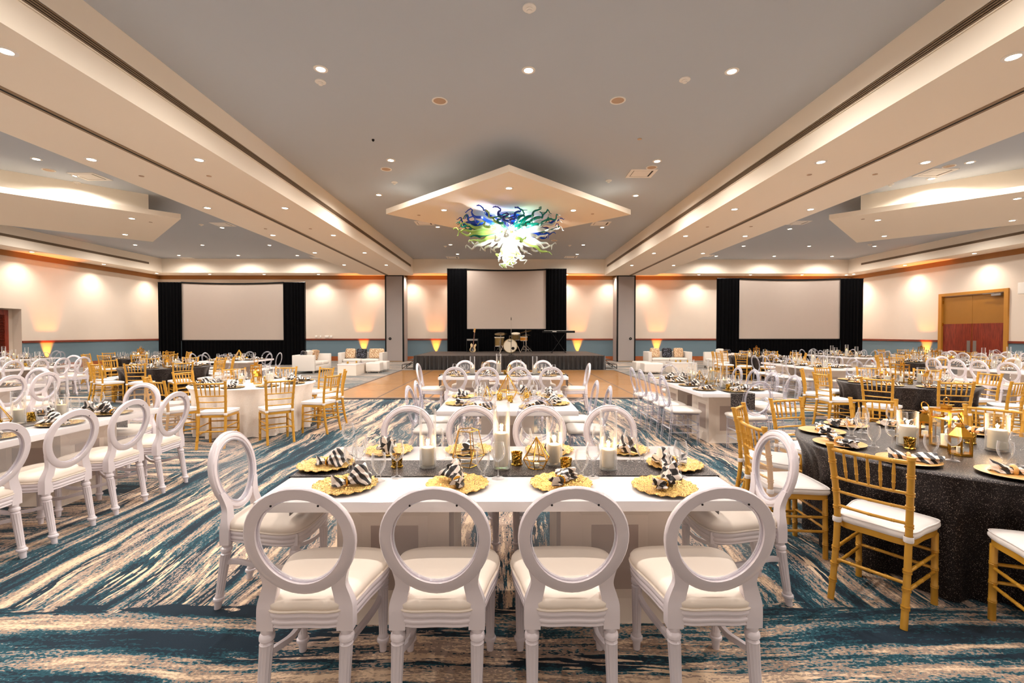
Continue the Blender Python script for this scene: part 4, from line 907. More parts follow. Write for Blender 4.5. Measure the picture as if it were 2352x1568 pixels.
def dome(out, z0, h, inset=0.0, under=True):
    cx = sum(p[0] for p in out) / len(out); cyy = sum(p[1] for p in out) / len(out); rg = []
    for s, z in ((.96, 0), (1.0, .22), (1.0, .45), (.96, .68), (.86, .84), (.68, .94), (.4, .99), (.001, 1.0)):
        s2 = s - inset; rg.append([(cx + (x - cx) * s2, cyy + (y - cyy) * s2, z0 + h * z) for x, y in out])
    return MB().rings(rg)
PR_RING = [(-.022, -.016), (.020, -.016), (.025, -.010), (.025, .006), (.020, .012), (.015, .009), (.009, .017), (-.007, .017), (-.012, .010), (-.019, .013), (-.023, .007)]
PR_RAIL = [(-.03, 0), (-.006, 0), (0, .006), (-.003, .014), (.003, .022), (.003, .032), (-.002, .038), (.004, .046), (.006, .060), (0, .068), (-.03, .068)]
FL = .16
def turned(h, r0, n=24, det=True):
    """fluted turned leg from the floor up to h"""
    pr = [(.001, 0), (r0 * .66, 0), (r0 * .72, .02), (r0 * .82, .045), (r0 * 1.12, .05), (r0 * 1.18, .057), (r0 * 1.12, .064), (r0 * .86, .068), (r0 * .9, .076),
          (r0 * .78, .084), (r0 * .80, .095, FL), (r0 * 1.0, h - .075, FL), (r0 * 1.02, h - .068), (r0 * .8, h - .06), (r0 * 1.1, h - .052), (r0 * 1.14, h - .042), (r0 * 1.08, h - .034), (r0 * .82, h - .028), (r0 * .98, h - .02), (r0 * 1.0, h), (.001, h)]
    return MB().lathe(pr, n)
def louis_parts(full=True):
    P_ = []; LN = radians(10)
    for s in (-1, 1):
        fl = turned(.385, .026, 24 if full else 10).tf(Matrix.Translation((s * .198, .195, 0))); fl.box(s * .198 - .024, s * .198 + .024, .171, .219, .385, .452)
        P_.append(('leg', fl, 'white_lacquer'))
        rl = turned(.385, .027, 24 if full else 10); rl.v = [(x + s * .161, y - .205 - (.385 - z) * .16, z) for x, y, z in rl.v]
        P_.append(('leg', rl, 'white_lacquer'))
    for s in (-1, 1):
        st_ = MB()
        # block, then the upright flowing into the oval
        path = [(s * .160, -.207, .375), (s * .160, -.207, .45), (s * .156, -.209, .485), (s * .146, -.214, .525), (s * .137, -.22, .565), (s * .146, -.228, .61), (s * .172, -.236, .665)]
        wd = [.033, .033, .034, .032, .029, .027, .018]; dp = [.026, .026, .022, .018, .016, .015, .012]
        path2 = catmull([(*p, a, b) for p, a, b in zip(path, wd, dp)], 3, False) if full else [(*p, a, b) for p, a, b in zip(path, wd, dp)]
        rg = []
        for x, y, z, a, b in path2: rg.append([(x - a, y - b, z), (x + a, y - b, z), (x + a, y + b, z), (x - a, y + b, z)])
        st_.rings(rg)
        P_.append(('back_upright', st_, 'white_lacquer', dict(smooth=50)))
    ring = lean(ring_mb(.194, .203, .750, -.205, PR_RING if full else [PR_RING[i] for i in (0, 1, 3, 4, 7, 10)], 48 if full else 26, egg=.07), .45, LN)
    P_.append(('back_frame', ring, 'white_lacquer', dict(smooth=50)))
    pn = MB(); e = ellipse_path(.175, .183, 32, egg=.07); pn.add([(x, -.203, .752 + z) for x, z in e], [tuple(range(32))]); lean(pn, .45, LN)
    P_.append(('back_panel', pn, 'panel_clear', dict(smooth=0), []))
    if full: P_.append(('panel_rim', lean(ring_mb(.171, .180, .750, -.199, [(.007 * cos(a), .010 * sin(a)) for a in (2 * pi * i / 6 for i in range(6))], 40, egg=.07), .45, LN), 'acrylic', dict(smooth=60)))
    rail = outline_sweep([(x * .985, y * .985) for x, y in SEAT_OUT], PR_RAIL); rail.v = [(x, y, z + .385) for x, y, z in rail.v]
    P_.append(('seat_rail', rail, 'white_lacquer', dict(smooth=50)))
    cu = dome(SEAT_OUT, .452, .062)
    ch = []
    if full:
        pipe = MB().tube([(x * 1.0, y * 1.0, .458) for x, y in SEAT_OUT], .0055, 6, loop=True); ch = [('piping', pipe, 'leather_ivory')]
    P_.append(('seat_cushion', cu, 'leather_ivory', dict(smooth=50), ch))
    for s in (-1, 1):
        pth = [(s * .17, -.225, .27), (s * .145, -.16, .262), (s * .135, -.05, .235), (s * .15, .07, .225), (s * .178, .15, .25), (s * .193, .19, .29)]
        q = catmull(pth, 4, False); rg = []
        for i, (x, y, z) in enumerate(q): rg.append([(x - .010, y, z - .013), (x + .010, y, z - .013), (x + .012, y, z), (x + .010, y, z + .013), (x - .010, y, z + .013), (x - .012, y, z)])
        P_.append(('stretcher', MB().rings(rg), 'white_lacquer', dict(smooth=50)))
    if full:
        for s in (-1, 1):
            sc = MB().sph((s * .09, -.232, .750 + .160), .0045, 8, 5); P_.append(('screw', lean(sc, .45, LN), 'dark_metal'))
    return P_
def bamboo(mb, a, b, r, nodes, n=10, mid=None, taper=None):
    a = Vector(a); b = Vector(b); L_ = (b - a).length; ts = [0]; rs = [r]
    for t in nodes:
        d = .007 / L_
        ts += [t - 1.6 * d, t - d, t - .4 * d, t, t + .4 * d, t + d, t + 1.6 * d]; rs += [r, r * 1.13, r * 1.13, r * 1.0, r * 1.13, r * 1.13, r]
    ts.append(1); rs.append(r)
    if taper: rs = [q * (taper[0] + (taper[1] - taper[0]) * t) for q, t in zip(rs, ts)]
    pts = []
    for t in ts:
        p = a.lerp(b, t)
        if mid is not None: p = p + Vector(mid) * (4 * t * (1 - t))
        pts.append(p)
    return mb.tube(pts, rs, n)
SEAT2 = catmull([(-.165, -.17), (0, -.185), (.165, -.17), (.19, 0), (.205, .15), (.17, .20), (0, .21), (-.17, .20), (-.205, .15), (-.19, 0)], 4)
def chiavari_parts(full=True, mat='chiavari_gold'):
    n = 10 if full else 5; P_ = []
    def B(name, a, b, r, nodes, **k):
        m_ = MB(); bamboo(m_, a, b, r, nodes if full else [], n if full or r > .014 else 4, **k); P_.append((name, m_, mat))
    for s in (-1, 1):
        m_ = MB(); pts = [(s * .172, -.262, 0), (s * .170, -.222, .20), (s * .168, -.196, .43), (s * .172, -.200, .60), (s * .182, -.225, .78), (s * .190, -.252, .915)]
        if full:
            pts = catmull(pts, 5, False); rr = []
            for p in pts: rr.append(.0175)
            m_.tube(pts, rr, 12)
            for z in (.10, .2, .3, .52, .63, .72, .81):
                k_ = min(range(len(pts)), key=lambda i: abs(pts[i][2] - z)); x, y, z2 = pts[k_]
                for dz in (-.007, .007): m_.tube([(x, y, z2 + dz - .003), (x, y, z2 + dz + .003)], .0215, 12)
            x, y, z = pts[-1]; m_.tube([(x, y, z - .012), (x, y, z + .004)], .0205, 12)
        else: m_.tube(pts, .0175, 6)
        P_.append(('back_post', m_, mat))
        B('front_leg', (s * .186, .175, 0), (s * .186, .168, .42), .0175, (.25, .5, .75))
    def yb(z): return -.200 - max(0, z - .60) * .165
    B('top_rail', (-.185, yb(.885), .885), (.185, yb(.885), .885), .0125, (.2, .5, .8), mid=(0, -.022, 0))
    for z in (.715, .632, .548): B('back_rail', (-.172, yb(z), z), (.172, yb(z), z), .0085, (.2, .5, .8), mid=(0, -.018, 0))
    for i in range(5):
        x = -.118 + .059 * i; bow = -.02 * (1 - (x / .18) ** 2)
        m_ = MB()
        a = Vector((x * .93, yb(.715) + bow, .715)); b = Vector((x, yb(.885) + bow, .885))
        if full: m_.tube([a.lerp(b, t) for t in (0, .15, .28, .3, .32, .55, .57, .59, .8, 1)], [.004, .0075, .0085, .0105, .0085, .009, .0105, .009, .0075, .005], 8)
        else: m_.tube([a, a.lerp(b, .5), b], [.006, .009, .006], 4)
        P_.append(('spindle', m_, mat))
    fr = MB().rings([[(x * .97, y * .97, z) for x, y in SEAT2] for z in (.415, .45)]); P_.append(('seat_frame', fr, mat))
    for z in (.31, .21):
        B('stretcher', (-.18, .172, z), (.18, .172, z), .0095, (.25, .5, .75))
        for s in (-1, 1): B('stretcher', (s * .170, -.215, z - .02), (s * .186, .172, z - .02), .0095, (.25, .5, .75))
    B('stretcher', (-.165, -.219, .23), (.165, -.219, .23), .0095, (.25, .5, .75))
    cu = dome([(x * 1.03, y * 1.03) for x, y in SEAT2], .45, .058)
    ch = []
    if full: ch = [('tie_strap', MB().lathe([(.022, .448), (.024, .455), (.023, .476), (.021, .48)], 14, c=(s * .1685, -.1965), cap0=False, cap1=False), 'seat_cloth_white') for s in (-1, 1)] + \
                  [('piping', MB().tube([(x * 1.01, y * 1.01, .490) for x, y in SEAT2], .004, 6, loop=True), 'seat_cloth_white')]
    P_.append(('seat_cushion', cu, 'seat_cloth_white', dict(smooth=50), ch))
    return P_
def ghost_parts(full=True):
    P_ = []; mat = 'acrylic'; LN = radians(11); n = 10 if full else 5
    for s in (-1, 1):
        P_.append(('leg', bamboo(MB(), (s * .18, .17, 0), (s * .18, .165, .43), .0165, (.2, .45, .7), n), mat))
        P_.append(('leg', bamboo(MB(), (s * .165, -.235, 0), (s * .160, -.19, .45), .0165, (.2, .45, .7), n), mat))
    rg = ring_mb(.178, .215, .735, -.19, [(.018 * cos(a), .013 * sin(a)) for a in (2 * pi * i / 8 for i in range(8))], 44 if full else 24); lean(rg, .45, LN)
    P_.append(('back_frame', rg, mat, dict(smooth=60)))
    ip = ring_mb(.158, .195, .735, -.19, [(.006 * cos(a), .02 * sin(a)) for a in (2 * pi * i / 6 for i in range(6))], 44 if full else 24); lean(ip, .45, LN)
    if full: P_.append(('inner_rim', ip, mat, dict(smooth=60)))
    for s in (-1, 1):
        up = MB(); up.tube(catmull([(s * .160, -.19, .44), (s * .150, -.195, .50), (s * .120, -.20, .555), (s * .135, -.21, .60)], 3, False), .016, 8 if full else 5)
        P_.append(('back_upright', up, mat))
    for z in (.30, .19):
        P_.append(('stretcher', MB().tube([(-.18, .168, z), (.18, .168, z)], .009, 6 if full else 4), mat))
        for s in (-1, 1): P_.append(('stretcher', MB().tube([(s * .163, -.21, z - .02), (s * .18, .168, z - .02)], .009, 6 if full else 4), mat))
    P_.append(('stretcher', MB().tube([(-.163, -.213, .22), (.163, -.213, .22)], .009, 6 if full else 4), mat))
    P_.append(('seat_frame', MB().rings([[(x, y, z) for x, y in SEAT2] for z in (.425, .447)]), mat))
    P_.append(('seat_cushion', dome([(x * 1.08, y * 1.08) for x, y in SEAT2], .448, .055), 'seat_cloth_white' if False else 'leather_white', dict(smooth=50)))
    return P_
def merge(parts, keep=('seat_cushion', 'back_panel')):
    fr = MB(); out = []; mt = None
    for p in parts:
        if p[0] in keep: out.append((p[0], p[1], p[2], p[3] if len(p) > 3 else {}))
        else: fr.join(p[1]); mt = p[2]
    return [('frame', fr, mt, dict(smooth=50))] + out
CH = {'louis': (Proto('oval_back_chair', louis_parts(True)), Proto('oval_back_chair', merge(louis_parts(False)))),
      'gold': (Proto('bamboo_style_chair', chiavari_parts(True)), Proto('bamboo_style_chair', merge(chiavari_parts(False)))),
      'ghost': (Proto('clear_chair', ghost_parts(True)), Proto('clear_chair', merge(ghost_parts(False))))}
CN = {'louis': ('white oval-back chair', 'white oval-back chairs'), 'gold': ('gold bamboo-style chair', 'gold bamboo-style chairs'), 'ghost': ('clear oval-back chair', 'clear acrylic chairs')}

# ================================================================ tableware (origin on the table top)
def scallop(n=72, r=.165):
    rg = []
    for rad, z in ((.001, .004), (.085, .004), (.098, .006), (.12, .012), (.145, .016), (.165, .019), (.166, .015), (.14, .009), (.10, 0), (.001, 0)):
        k = max(0, (rad - .098) / .068); rg.append([(rad * (1 + .045 * k * abs(sin(9 * t)) - .02 * k) * cos(t) * (r / .165), rad * (1 + .045 * k * abs(sin(9 * t)) - .02 * k) * sin(t) * (r / .165), z + .004 * k * sin(18 * t)) for t in (2 * pi * i / n for i in range(n))])
    return MB().rings(rg)
def plain_plate(n=36): return MB().lathe([(.001, 0), (.10, 0), (.165, .012), (.168, .016), (.165, .018), (.11, .008), (.001, .007)], n)
charger = {'scallop': Proto('charger_plate', mesh=scallop().mesh('charger_plate', 'gold_glitter', smooth=50)),
           'wood': Proto('charger_plate', [('plate_top', MB().lathe([(.166, .0165), (.155, .0185), (.11, .010), (.001, .009)], 40, cap0=False), 'charger_wood'), ('plate_rim', MB().lathe([(.001, 0), (.10, 0), (.165, .012), (.167, .0165)], 40, cap1=False), 'black_plate')]),
           'dark': Proto('charger_plate', [('plate_top', MB().lathe([(.166, .0165), (.155, .0185), (.11, .010), (.001, .009)], 24, cap0=False), 'mercury_gold'), ('plate_rim', MB().lathe([(.001, 0), (.10, 0), (.165, .012), (.167, .0165)], 24, cap1=False), 'black_plate')])}
def napkin_mb(seed, nl=16, nr=22, L_=.235, fan=.066, tail=.036, hgt=.034, t0=.36):
    rnd = random.Random(seed); ph = rnd.uniform(0, 6); rg = []; k = rnd.choice((3, 4, 5))
    for i in range(nl + 1):
        t = i / nl
        if t < t0: q = 1 - t / t0; w_ = .018 + (tail - .018) * q ** .8; h = .014 + .014 * q
        else: q = (t - t0) / (1 - t0); w_ = .018 + (fan - .018) * q ** .75; h = .014 + (hgt - .014) * sin(min(1, q * 1.25) * pi * .62)
        row = []
        for j in range(nr):
            a = 2 * pi * j / nr; rip = 1 + (.38 * q) * sin(k * a + ph + 1.2 * t) + (.10 + .12 * q) * sin((k + 3) * a + 2 * ph)
            zc = h * .9 + .004
            row.append(((t - t0) * L_ + .018 * q * sin(2 * a + ph), w_ * cos(a) * rip + .02 * q * sin(3 * t * 6 + ph), max(.002, zc + h * sin(a) * rip)))
        rg.append(row)
    return MB().rings(rg)
def nap(seed, mat, ringm, full=True, **k):
    a = (20, 36) if full else (8, 10)
    pr = [('cloth', napkin_mb(seed, *a, **k), mat, dict(smooth=60))]
    tor = MB().tube([(0, .026 * cos(t), .021 + .021 * sin(t)) for t in (2 * pi * i / 16 for i in range(16))], .0075 if ringm != 'bead' else .011, 8 if full else 5, loop=True)
    pr.append(('napkin_ring', tor, 'gold_polished' if ringm != 'bead' else 'charger_wood'))
    return Proto('folded_napkin', pr)
NAPS = {'gold': [nap(1, 'napkin_stripe', 'g'), nap(4, 'napkin_stripe_wide', 'g', fan=.06, hgt=.055), nap(7, 'napkin_stripe', 'g', fan=.085, hgt=.05), nap(12, 'napkin_stripe_wide', 'g', fan=.06, hgt=.06)],
        'bead': [nap(21, 'napkin_stripe', 'bead', tail=.04, fan=.05, hgt=.024), nap(24, 'napkin_stripe_wide', 'bead', tail=.042, fan=.052, hgt=.024), nap(29, 'napkin_stripe', 'bead', fan=.055, hgt=.026)],
        'far': [nap(31, 'napkin_stripe', 'g', False, fan=.08, hgt=.035), nap(34, 'napkin_stripe_wide', 'g', False, fan=.08, hgt=.04)]}
def wine_prof(h=.205, bow=.040, n=18):
    return MB().lathe([(.036, 0), (.034, .002), (.012, .007), (.0045, .014)] + smoothp([(.0042, .02), (.0042, .085), (.008, .095), (.024, .108), (.037, .128), (bow + .001, .148), (.038, .170), (.033, .192), (.031, h - .002)], 4 if n > 12 else 1) + [(.0318, h - .001), (.0292, h)], n, cap0=False, cap1=False)
def goblet_prof(n=18):
    return MB().lathe([(.034, 0), (.032, .003)] + smoothp([(.015, .008), (.010, .018), (.0135, .027), (.009, .037), (.016, .048), (.031, .070), (.0385, .098), (.039, .125), (.036, .152)], 4 if n > 12 else 1) + [(.0367, .153), (.0342, .154)], n, cap0=False, cap1=False)
def water(n=18): return MB().lathe([(.014, .051), (.0305, .076), (.0365, .105), (.036, .122), (.001, .122)], n)
wine = [Proto('wine_glass', mesh=wine_prof(n=24).mesh('wine_glass', 'glassware', smooth=80)), Proto('wine_glass', mesh=wine_prof(n=10).mesh('wine_glass', 'glassware', smooth=80))]
goblet = [Proto('water_goblet', mesh=goblet_prof(24).mesh('water_goblet', 'glassware', smooth=80)), Proto('water_goblet', mesh=goblet_prof(10).mesh('water_goblet', 'glassware', smooth=80))]
def flame_mb(z, s=1.0): return MB().lathe([(.001, z), (.0055 * s, z + .007 * s), (.006 * s, z + .014 * s), (.003 * s, z + .028 * s), (.0006, z + .04 * s)], 8)
def vase_proto(H, ch_=.10, r=.05, inner=True, cr=.037):
    glass = MB().lathe([(r - .002, .0), (r, .004), (r, H - .004), (r + .0015, H - .001), (r - .002, H)], 26, cap1=False)
    parts = [('glass_cylinder', glass, 'glassware', dict(smooth=80)), ('glass_foot', MB().lathe([(.001, .001), (r - .003, .001), (r - .003, .014), (.001, .014)], 24), 'pane_glass')]
    if inner: parts.append(('inner_glass', MB().lathe([(cr + .004, .016), (cr + .004, .016 + ch_ * 1.65)], 22, cap0=False, cap1=False), 'glassware', dict(smooth=80)))
    parts.append(('candle', MB().lathe([(.001, .016), (cr, .016), (cr, .012 + ch_), (cr - .004, .016 + ch_), (cr * .5, .012 + ch_), (.001, .011 + ch_)], 22), 'candle_wax', {}, [('wick', MB().tube([(0, 0, .012 + ch_), (0, 0, .022 + ch_)], .001, 4), 'wick'), ('flame', flame_mb(.02 + ch_), 'flame_glow')]))
    return Proto('candle_vase', parts)
VASES = {k: vase_proto(*v) for k, v in {'t': (.40, .20), 'm': (.35, .105), 's': (.29, .11), 'w': (.25, .13, .062, False, .05), 'l': (.22, .09, .05, False, .036)}.items()}
votive = Proto('votive_holder', [('cup', MB().lathe([(.001, .003), (.036, .001), (.0365, .006), (.031, .012), (.033, .06), (.037, .078), (.034, .077), (.030, .06), (.028, .016), (.001, .014)], 20), 'mercury_gold'),
                                 ('tea_light', MB().lathe([(.001, .02), (.02, .02), (.02, .036), (.001, .036)], 12), 'candle_wax')])
def frame_proto(name, V, E, Fc, r=.0028, tea=True):
    wire = MB()
    for a, b in E: wire.tube([V[a], V[b]], r, 6)
    for v in V: wire.sph(v, r * 1.25, 6, 4)
    gl = MB(); gl.add(V, Fc)
    pr = [('wire_frame', wire, 'gold_wire'), ('glass_panel', gl, 'pane_glass', dict(smooth=0))]
    if tea: pr.append(('tea_light', MB().lathe([(.001, .012), (.02, .012), (.02, .03), (.008, .034), (.001, .048)], 12), 'candle_wax'))
    return Proto(name, pr)
def gem():
    V = [(.055 * cos(2 * pi * i / 6), .055 * sin(2 * pi * i / 6), .004) for i in range(6)] + [(.088 * cos(2 * pi * i / 6), .088 * sin(2 * pi * i / 6), .062) for i in range(6)] + [(0, 0, .20)]
    E = [(i, (i + 1) % 6) for i in range(6)] + [(6 + i, 6 + (i + 1) % 6) for i in range(6)] + [(i, 6 + i) for i in range(6)] + [(6 + i, 12) for i in range(6)]
    Fc = [tuple(range(5, -1, -1))] + [(i, (i + 1) % 6, 6 + (i + 1) % 6, 6 + i) for i in range(6)] + [(6 + i, 6 + (i + 1) % 6, 12) for i in range(0, 6, 1)]
    return frame_proto('geometric_terrarium', V, E, Fc, .0032)
def bucket():
    V = [(.06 * cos(2 * pi * i / 5 + .9), .06 * sin(2 * pi * i / 5 + .9), .004) for i in range(5)] + [(.112 * cos(2 * pi * i / 5 + .9), .112 * sin(2 * pi * i / 5 + .9), .075) for i in range(5)] + [(.072 * cos(2 * pi * i / 5 + .9), .072 * sin(2 * pi * i / 5 + .9), .24) for i in range(5)]
    E = [(k * 5 + i, k * 5 + (i + 1) % 5) for i in range(5) for k in range(3)] + [(i, 5 + i) for i in range(5)] + [(5 + i, 10 + i) for i in range(5)]
    Fc = [(4, 3, 2, 1, 0)] + [(i, (i + 1) % 5, 5 + (i + 1) % 5, 5 + i) for i in range(5)] + [(5 + i, 5 + (i + 1) % 5, 10 + (i + 1) % 5, 10 + i) for i in range(5)]
    return frame_proto('geometric_terrarium', V, E, Fc, .003, False)
GEM = gem(); BUCKET = bucket()
def lantern_big():
    w_, H = .075, .34; t = .009; pr = []
    fr = MB()
    for sx_ in (-1, 1):
        for sy_ in (-1, 1): fr.box(sx_ * w_ - t, sx_ * w_ + t, sy_ * w_ - t, sy_ * w_ + t, 0, H)
    for z in (.008, H - .008, H - .075):
        for s in (-1, 1): fr.box(-w_, w_, s * w_ - t * .9, s * w_ + t * .9, z - .008, z + .008); fr.box(s * w_ - t * .9, s * w_ + t * .9, -w_, w_, z - .008, z + .008)
    pr.append(('frame', fr, 'gold_polished', dict(bevel=.0015, seg=1, smooth=0)))
    pr.append(('roof_plate', MB().box(-w_ - .01, w_ + .01, -w_ - .01, w_ + .01, H, H + .01).box(-.03, .03, -.03, .03, H + .01, H + .04).box(-.04, .04, -.04, .04, H + .04, H + .048), 'gold_polished', dict(bevel=.002, seg=1, smooth=0)))
    pr.append(('glass_panel', MB().box(-w_, w_, -w_, w_, .016, H - .016), 'pane_glass', dict(smooth=0)))
    pr.append(('ring_handle', MB().tube([(.034 * cos(a), 0, H + .075 + .034 * sin(a)) for a in (2 * pi * i / 18 for i in range(18))], .0055, 6, loop=True), 'gold_polished'))
    pr.append(('candle', MB().lathe([(.001, .012), (.036, .012), (.036, .11), (.001, .11)], 18), 'candle_wax', {}, [('flame', flame_mb(.118), 'flame_glow')]))
    return Proto('lantern', pr)
def lantern_small():
    r0, H, n = .062, .125, 6; pr = []; a0 = .2
    def c(i, r, z): return (r * cos(2 * pi * i / n + a0), r * sin(2 * pi * i / n + a0), z)
    fr = MB().rings([[c(i, r0 + .004, z) for i in range(n)] for z in (0, .014)]).rings([[c(i, r0 + .004, z) for i in range(n)] for z in (H - .01, H)])
    for i in range(n): fr.tube([c(i, r0, 0), c(i, r0, H)], .0055, 4)
    pr.append(('frame', fr, 'gold_polished', dict(smooth=0)))
    pr.append(('roof', MB().rings([[c(i, r, z) for i in range(n)] for r, z in ((r0 + .010, H), (r0 + .010, H + .004), (.022, H + .062), (.022, H + .072), (.034, H + .074), (.034, H + .080))]), 'gold_polished', dict(smooth=0)))
    pr.append(('glass_panel', MB().rings([[c(i, r0 - .002, z) for i in range(n)] for z in (.014, H - .01)], cap0=False, cap1=False), 'pane_glass', dict(smooth=0)))
    pr.append(('ring_handle', MB().tube([(.034 * cos(a), .012 * sin(a), H + .115 + .034 * sin(a)) for a in (2 * pi * i / 18 for i in range(18))], .004, 6, loop=True), 'gold_wire'))
    pr.append(('tea_light', MB().lathe([(.001, .015), (.019, .015), (.019, .05), (.001, .052)], 12), 'candle_wax'))
    return Proto('lantern', pr)
LANT = lantern_big(); LANS = lantern_small()
# ================================================================ tables and what stands round and on them
TH = .75
def rect_table_parts(lx, ly, full=True):
    """long side lx; two box pedestals"""
    P_ = [('tabletop', MB().box(-lx / 2, lx / 2, -ly / 2, ly / 2, TH - .052, TH), 'table_lacquer', dict(bevel=.004, seg=2, smooth=30))]
    two = lx > 1.8
    for s in ((-1, 1) if two else (0,)):
        cx = s * (lx / 2 - .62) ; w_ = .60 / 2; d = (ly - .46) / 2 if two else .42
        m_ = MB().box(cx - w_, cx + w_, -d, d, 0, TH - .052)
        me = m_.mesh('pedestal', 'pedestal_lacquer', smooth=0)
        bm = bmesh.new(); bm.from_mesh(me); sf = [f for f in bm.faces if abs(f.normal.z) < .1]
        bmesh.ops.inset_individual(bm, faces=sf, thickness=.17, depth=-.03); bm.to_mesh(me); bm.free()
        ph = (.17, TH - .052 - .17)
        kids = [('recess_panel', MB().box(cx - w_ + .172, cx + w_ - .172, sy_ * (d - .029) - .001, sy_ * (d - .029) + .001, ph[0] + .002, ph[1] - .002), 'recess_taupe', dict(smooth=0)) for sy_ in (-1, 1)]
        if d > .2: kids += [('recess_panel', MB().box(cx + sx_ * (w_ - .029) - .001, cx + sx_ * (w_ - .029) + .001, -d + .172, d - .172, ph[0] + .002, ph[1] - .002), 'recess_taupe', dict(smooth=0)) for sx_ in (-1, 1)]
        P_.append(('pedestal', me, None, {}, kids))
    return P_
def rproto(lx, ly, name='banquet_table'): return Proto(name, rect_table_parts(lx, ly))
RT244 = rproto(2.44, 1.10); RT_SQ = rproto(1.50, 1.55)
round_tbl = Proto('round_table', [('tabletop', MB().lathe([(.001, TH - .03), (.73, TH - .03), (.74, TH - .015), (.73, TH - .004), (.001, TH - .004)], 40), 'maple')] +
                  [('leg', MB().tube([(x, y, TH - .03), (x, y, 0)], .016, 6), 'dark_metal') for x, y in ((.5, .4), (-.5, .4), (.5, -.4), (-.5, -.4))])
def cloth_mb(R_=.93, n=220, seed=1, folds=13, amp=.12, flare=.02):
    rnd = random.Random(seed); ph = [rnd.uniform(0, 6.28) for _ in range(6)]; rg = []
    zs = [(.001, TH + .004), (.5, TH + .004), (.85, TH + .004), (R_ - .012, TH + .003), (R_, TH - .008), (None, TH - .05), (None, TH - .12), (None, TH - .22), (None, TH - .36), (None, TH - .50), (None, TH - .63), (None, .008)]
    for r, z in zs:
        row = []
        for i in range(n):
            a = 2 * pi * i / n
            if r is not None: rr = r
            else:
                t = (TH - z) / TH
                f = sin(folds * a + ph[0] + 1.6 * sin(3 * a + ph[1])) + .5 * sin((folds * 2 + 3) * a + ph[2] + sin(5 * a + ph[3]))
                rr = R_ - .05 * min(1, t * 5) - amp * (t ** .6) * max(0, .5 + .5 * f)
            row.append((rr * cos(a), rr * sin(a), z))
        rg.append(row)
    return MB().rings(rg, cap1=False)
CLOTH = {}
def cloth(kind, seed):
    k = (kind, seed)
    if k not in CLOTH: CLOTH[k] = cloth_mb(seed=seed).mesh('tablecloth', 'sequin_black' if kind == 'black' else 'ivory_damask', smooth=60)
    return CLOTH[k]

COUNT = {}
def put(pr, x, y, z, rz, label, cat, group, **k):
    COUNT[pr.name] = COUNT.get(pr.name, 0) + 1
    return pr.place((x, y, z), rz, label, cat, group, **k)
def face(dx, dy): return atan2(-dx, dy)
def setting(t, sx, sy, dx, dy, where, dist_edge, near, i):
    """one place setting: (sx, sy) point of the table edge, (dx, dy) unit vector into the table"""
    rnd = random.Random(int(abs(sx * 100 + sy * 37)) + i)
    z = TH + (.004 if t['kind'] == 'round' else 0); rx, ry = dy, -dx     # diner's right hand
    cx_, cy_ = sx + dx * .20, sy + dy * .20
    if not inview(cx_, cy_, z, .2, 10): return
    a = atan2(dy, dx)
    put(charger[t['plate']], cx_, cy_, z, a + rnd.uniform(-.2, .2), f'{t["platename"]} {where}', 'plate', f'charger plates on the {t["name"]}')
    fam = NAPS[t['nap'] if near else 'far']; npk = fam[i % len(fam)]; tw = {'bow': rnd.uniform(-.6, .6), 'side': -pi / 2 + rnd.uniform(-.3, .3)}[t.get('fold', 'bow')]
    put(npk, cx_ + rnd.uniform(-.02, .02), cy_ + rnd.uniform(-.01, .02), z + .009, a + tw, f'striped napkin {where}', 'napkin', f'striped napkins on the {t["name"]}', scale=.85)
    if 'noglass' in t: return
    q = 0 if near else 1
    gx, gy = sx + dx * .44 + rx * .13, sy + dy * .44 + ry * .13
    put(wine[q], gx, gy, z, 0, f'stemmed wine glass {where}', 'wine glass', f'wine glasses on the {t["name"]}')
    gx, gy = sx + dx * .40 + rx * .03, sy + dy * .40 + ry * .03
    put(goblet[q], gx, gy, z, 0, f'water goblet {where}', 'goblet', f'water goblets on the {t["name"]}')

def seat_places(t):
    """[(edge x, y, inward dx, dy, side word)]"""
    out = []; cx_, cy_ = t['c']
    if t['kind'] == 'round':
        for k in range(10):
            a = radians(t['a0'] + 36 * k); out.append((cx_ + .945 * cos(a), cy_ + .945 * sin(a), -cos(a), -sin(a), 'near' if sin(a) < -.05 else 'far'))
    else:
        lx, ly = t['size']; nl = t.get('n', 4)
        if t['dir'] == 'x':
            for s, w_ in ((-1, 'near'), (1, 'far')):
                for k in range(nl): out.append((cx_ + t.get('offs', [(-1.5 + j) * .57 for j in range(4)])[k] if nl == 4 else cx_ + (-.5 + k) * .58, cy_ + s * ly / 2, 0, -s, w_))
            ends = t.get('ends', 1)
            for s, w_ in ((-1, 'left end'), (1, 'right end')):
                for k in range(ends): out.append((cx_ + s * lx / 2, cy_ + (0 if ends == 1 else (-.5 + k) * .6), -s, 0, w_))
        else:
            for s, w_ in ((-1, 'left'), (1, 'right')):
                for k in range(4): out.append((cx_ + s * ly / 2, cy_ + (-1.5 + k) * .545, -s, 0, w_))
            for s, w_ in ((-1, 'near end'), (1, 'far end')): out.append((cx_, cy_ + s * lx / 2, 0, -s, w_))
    return out
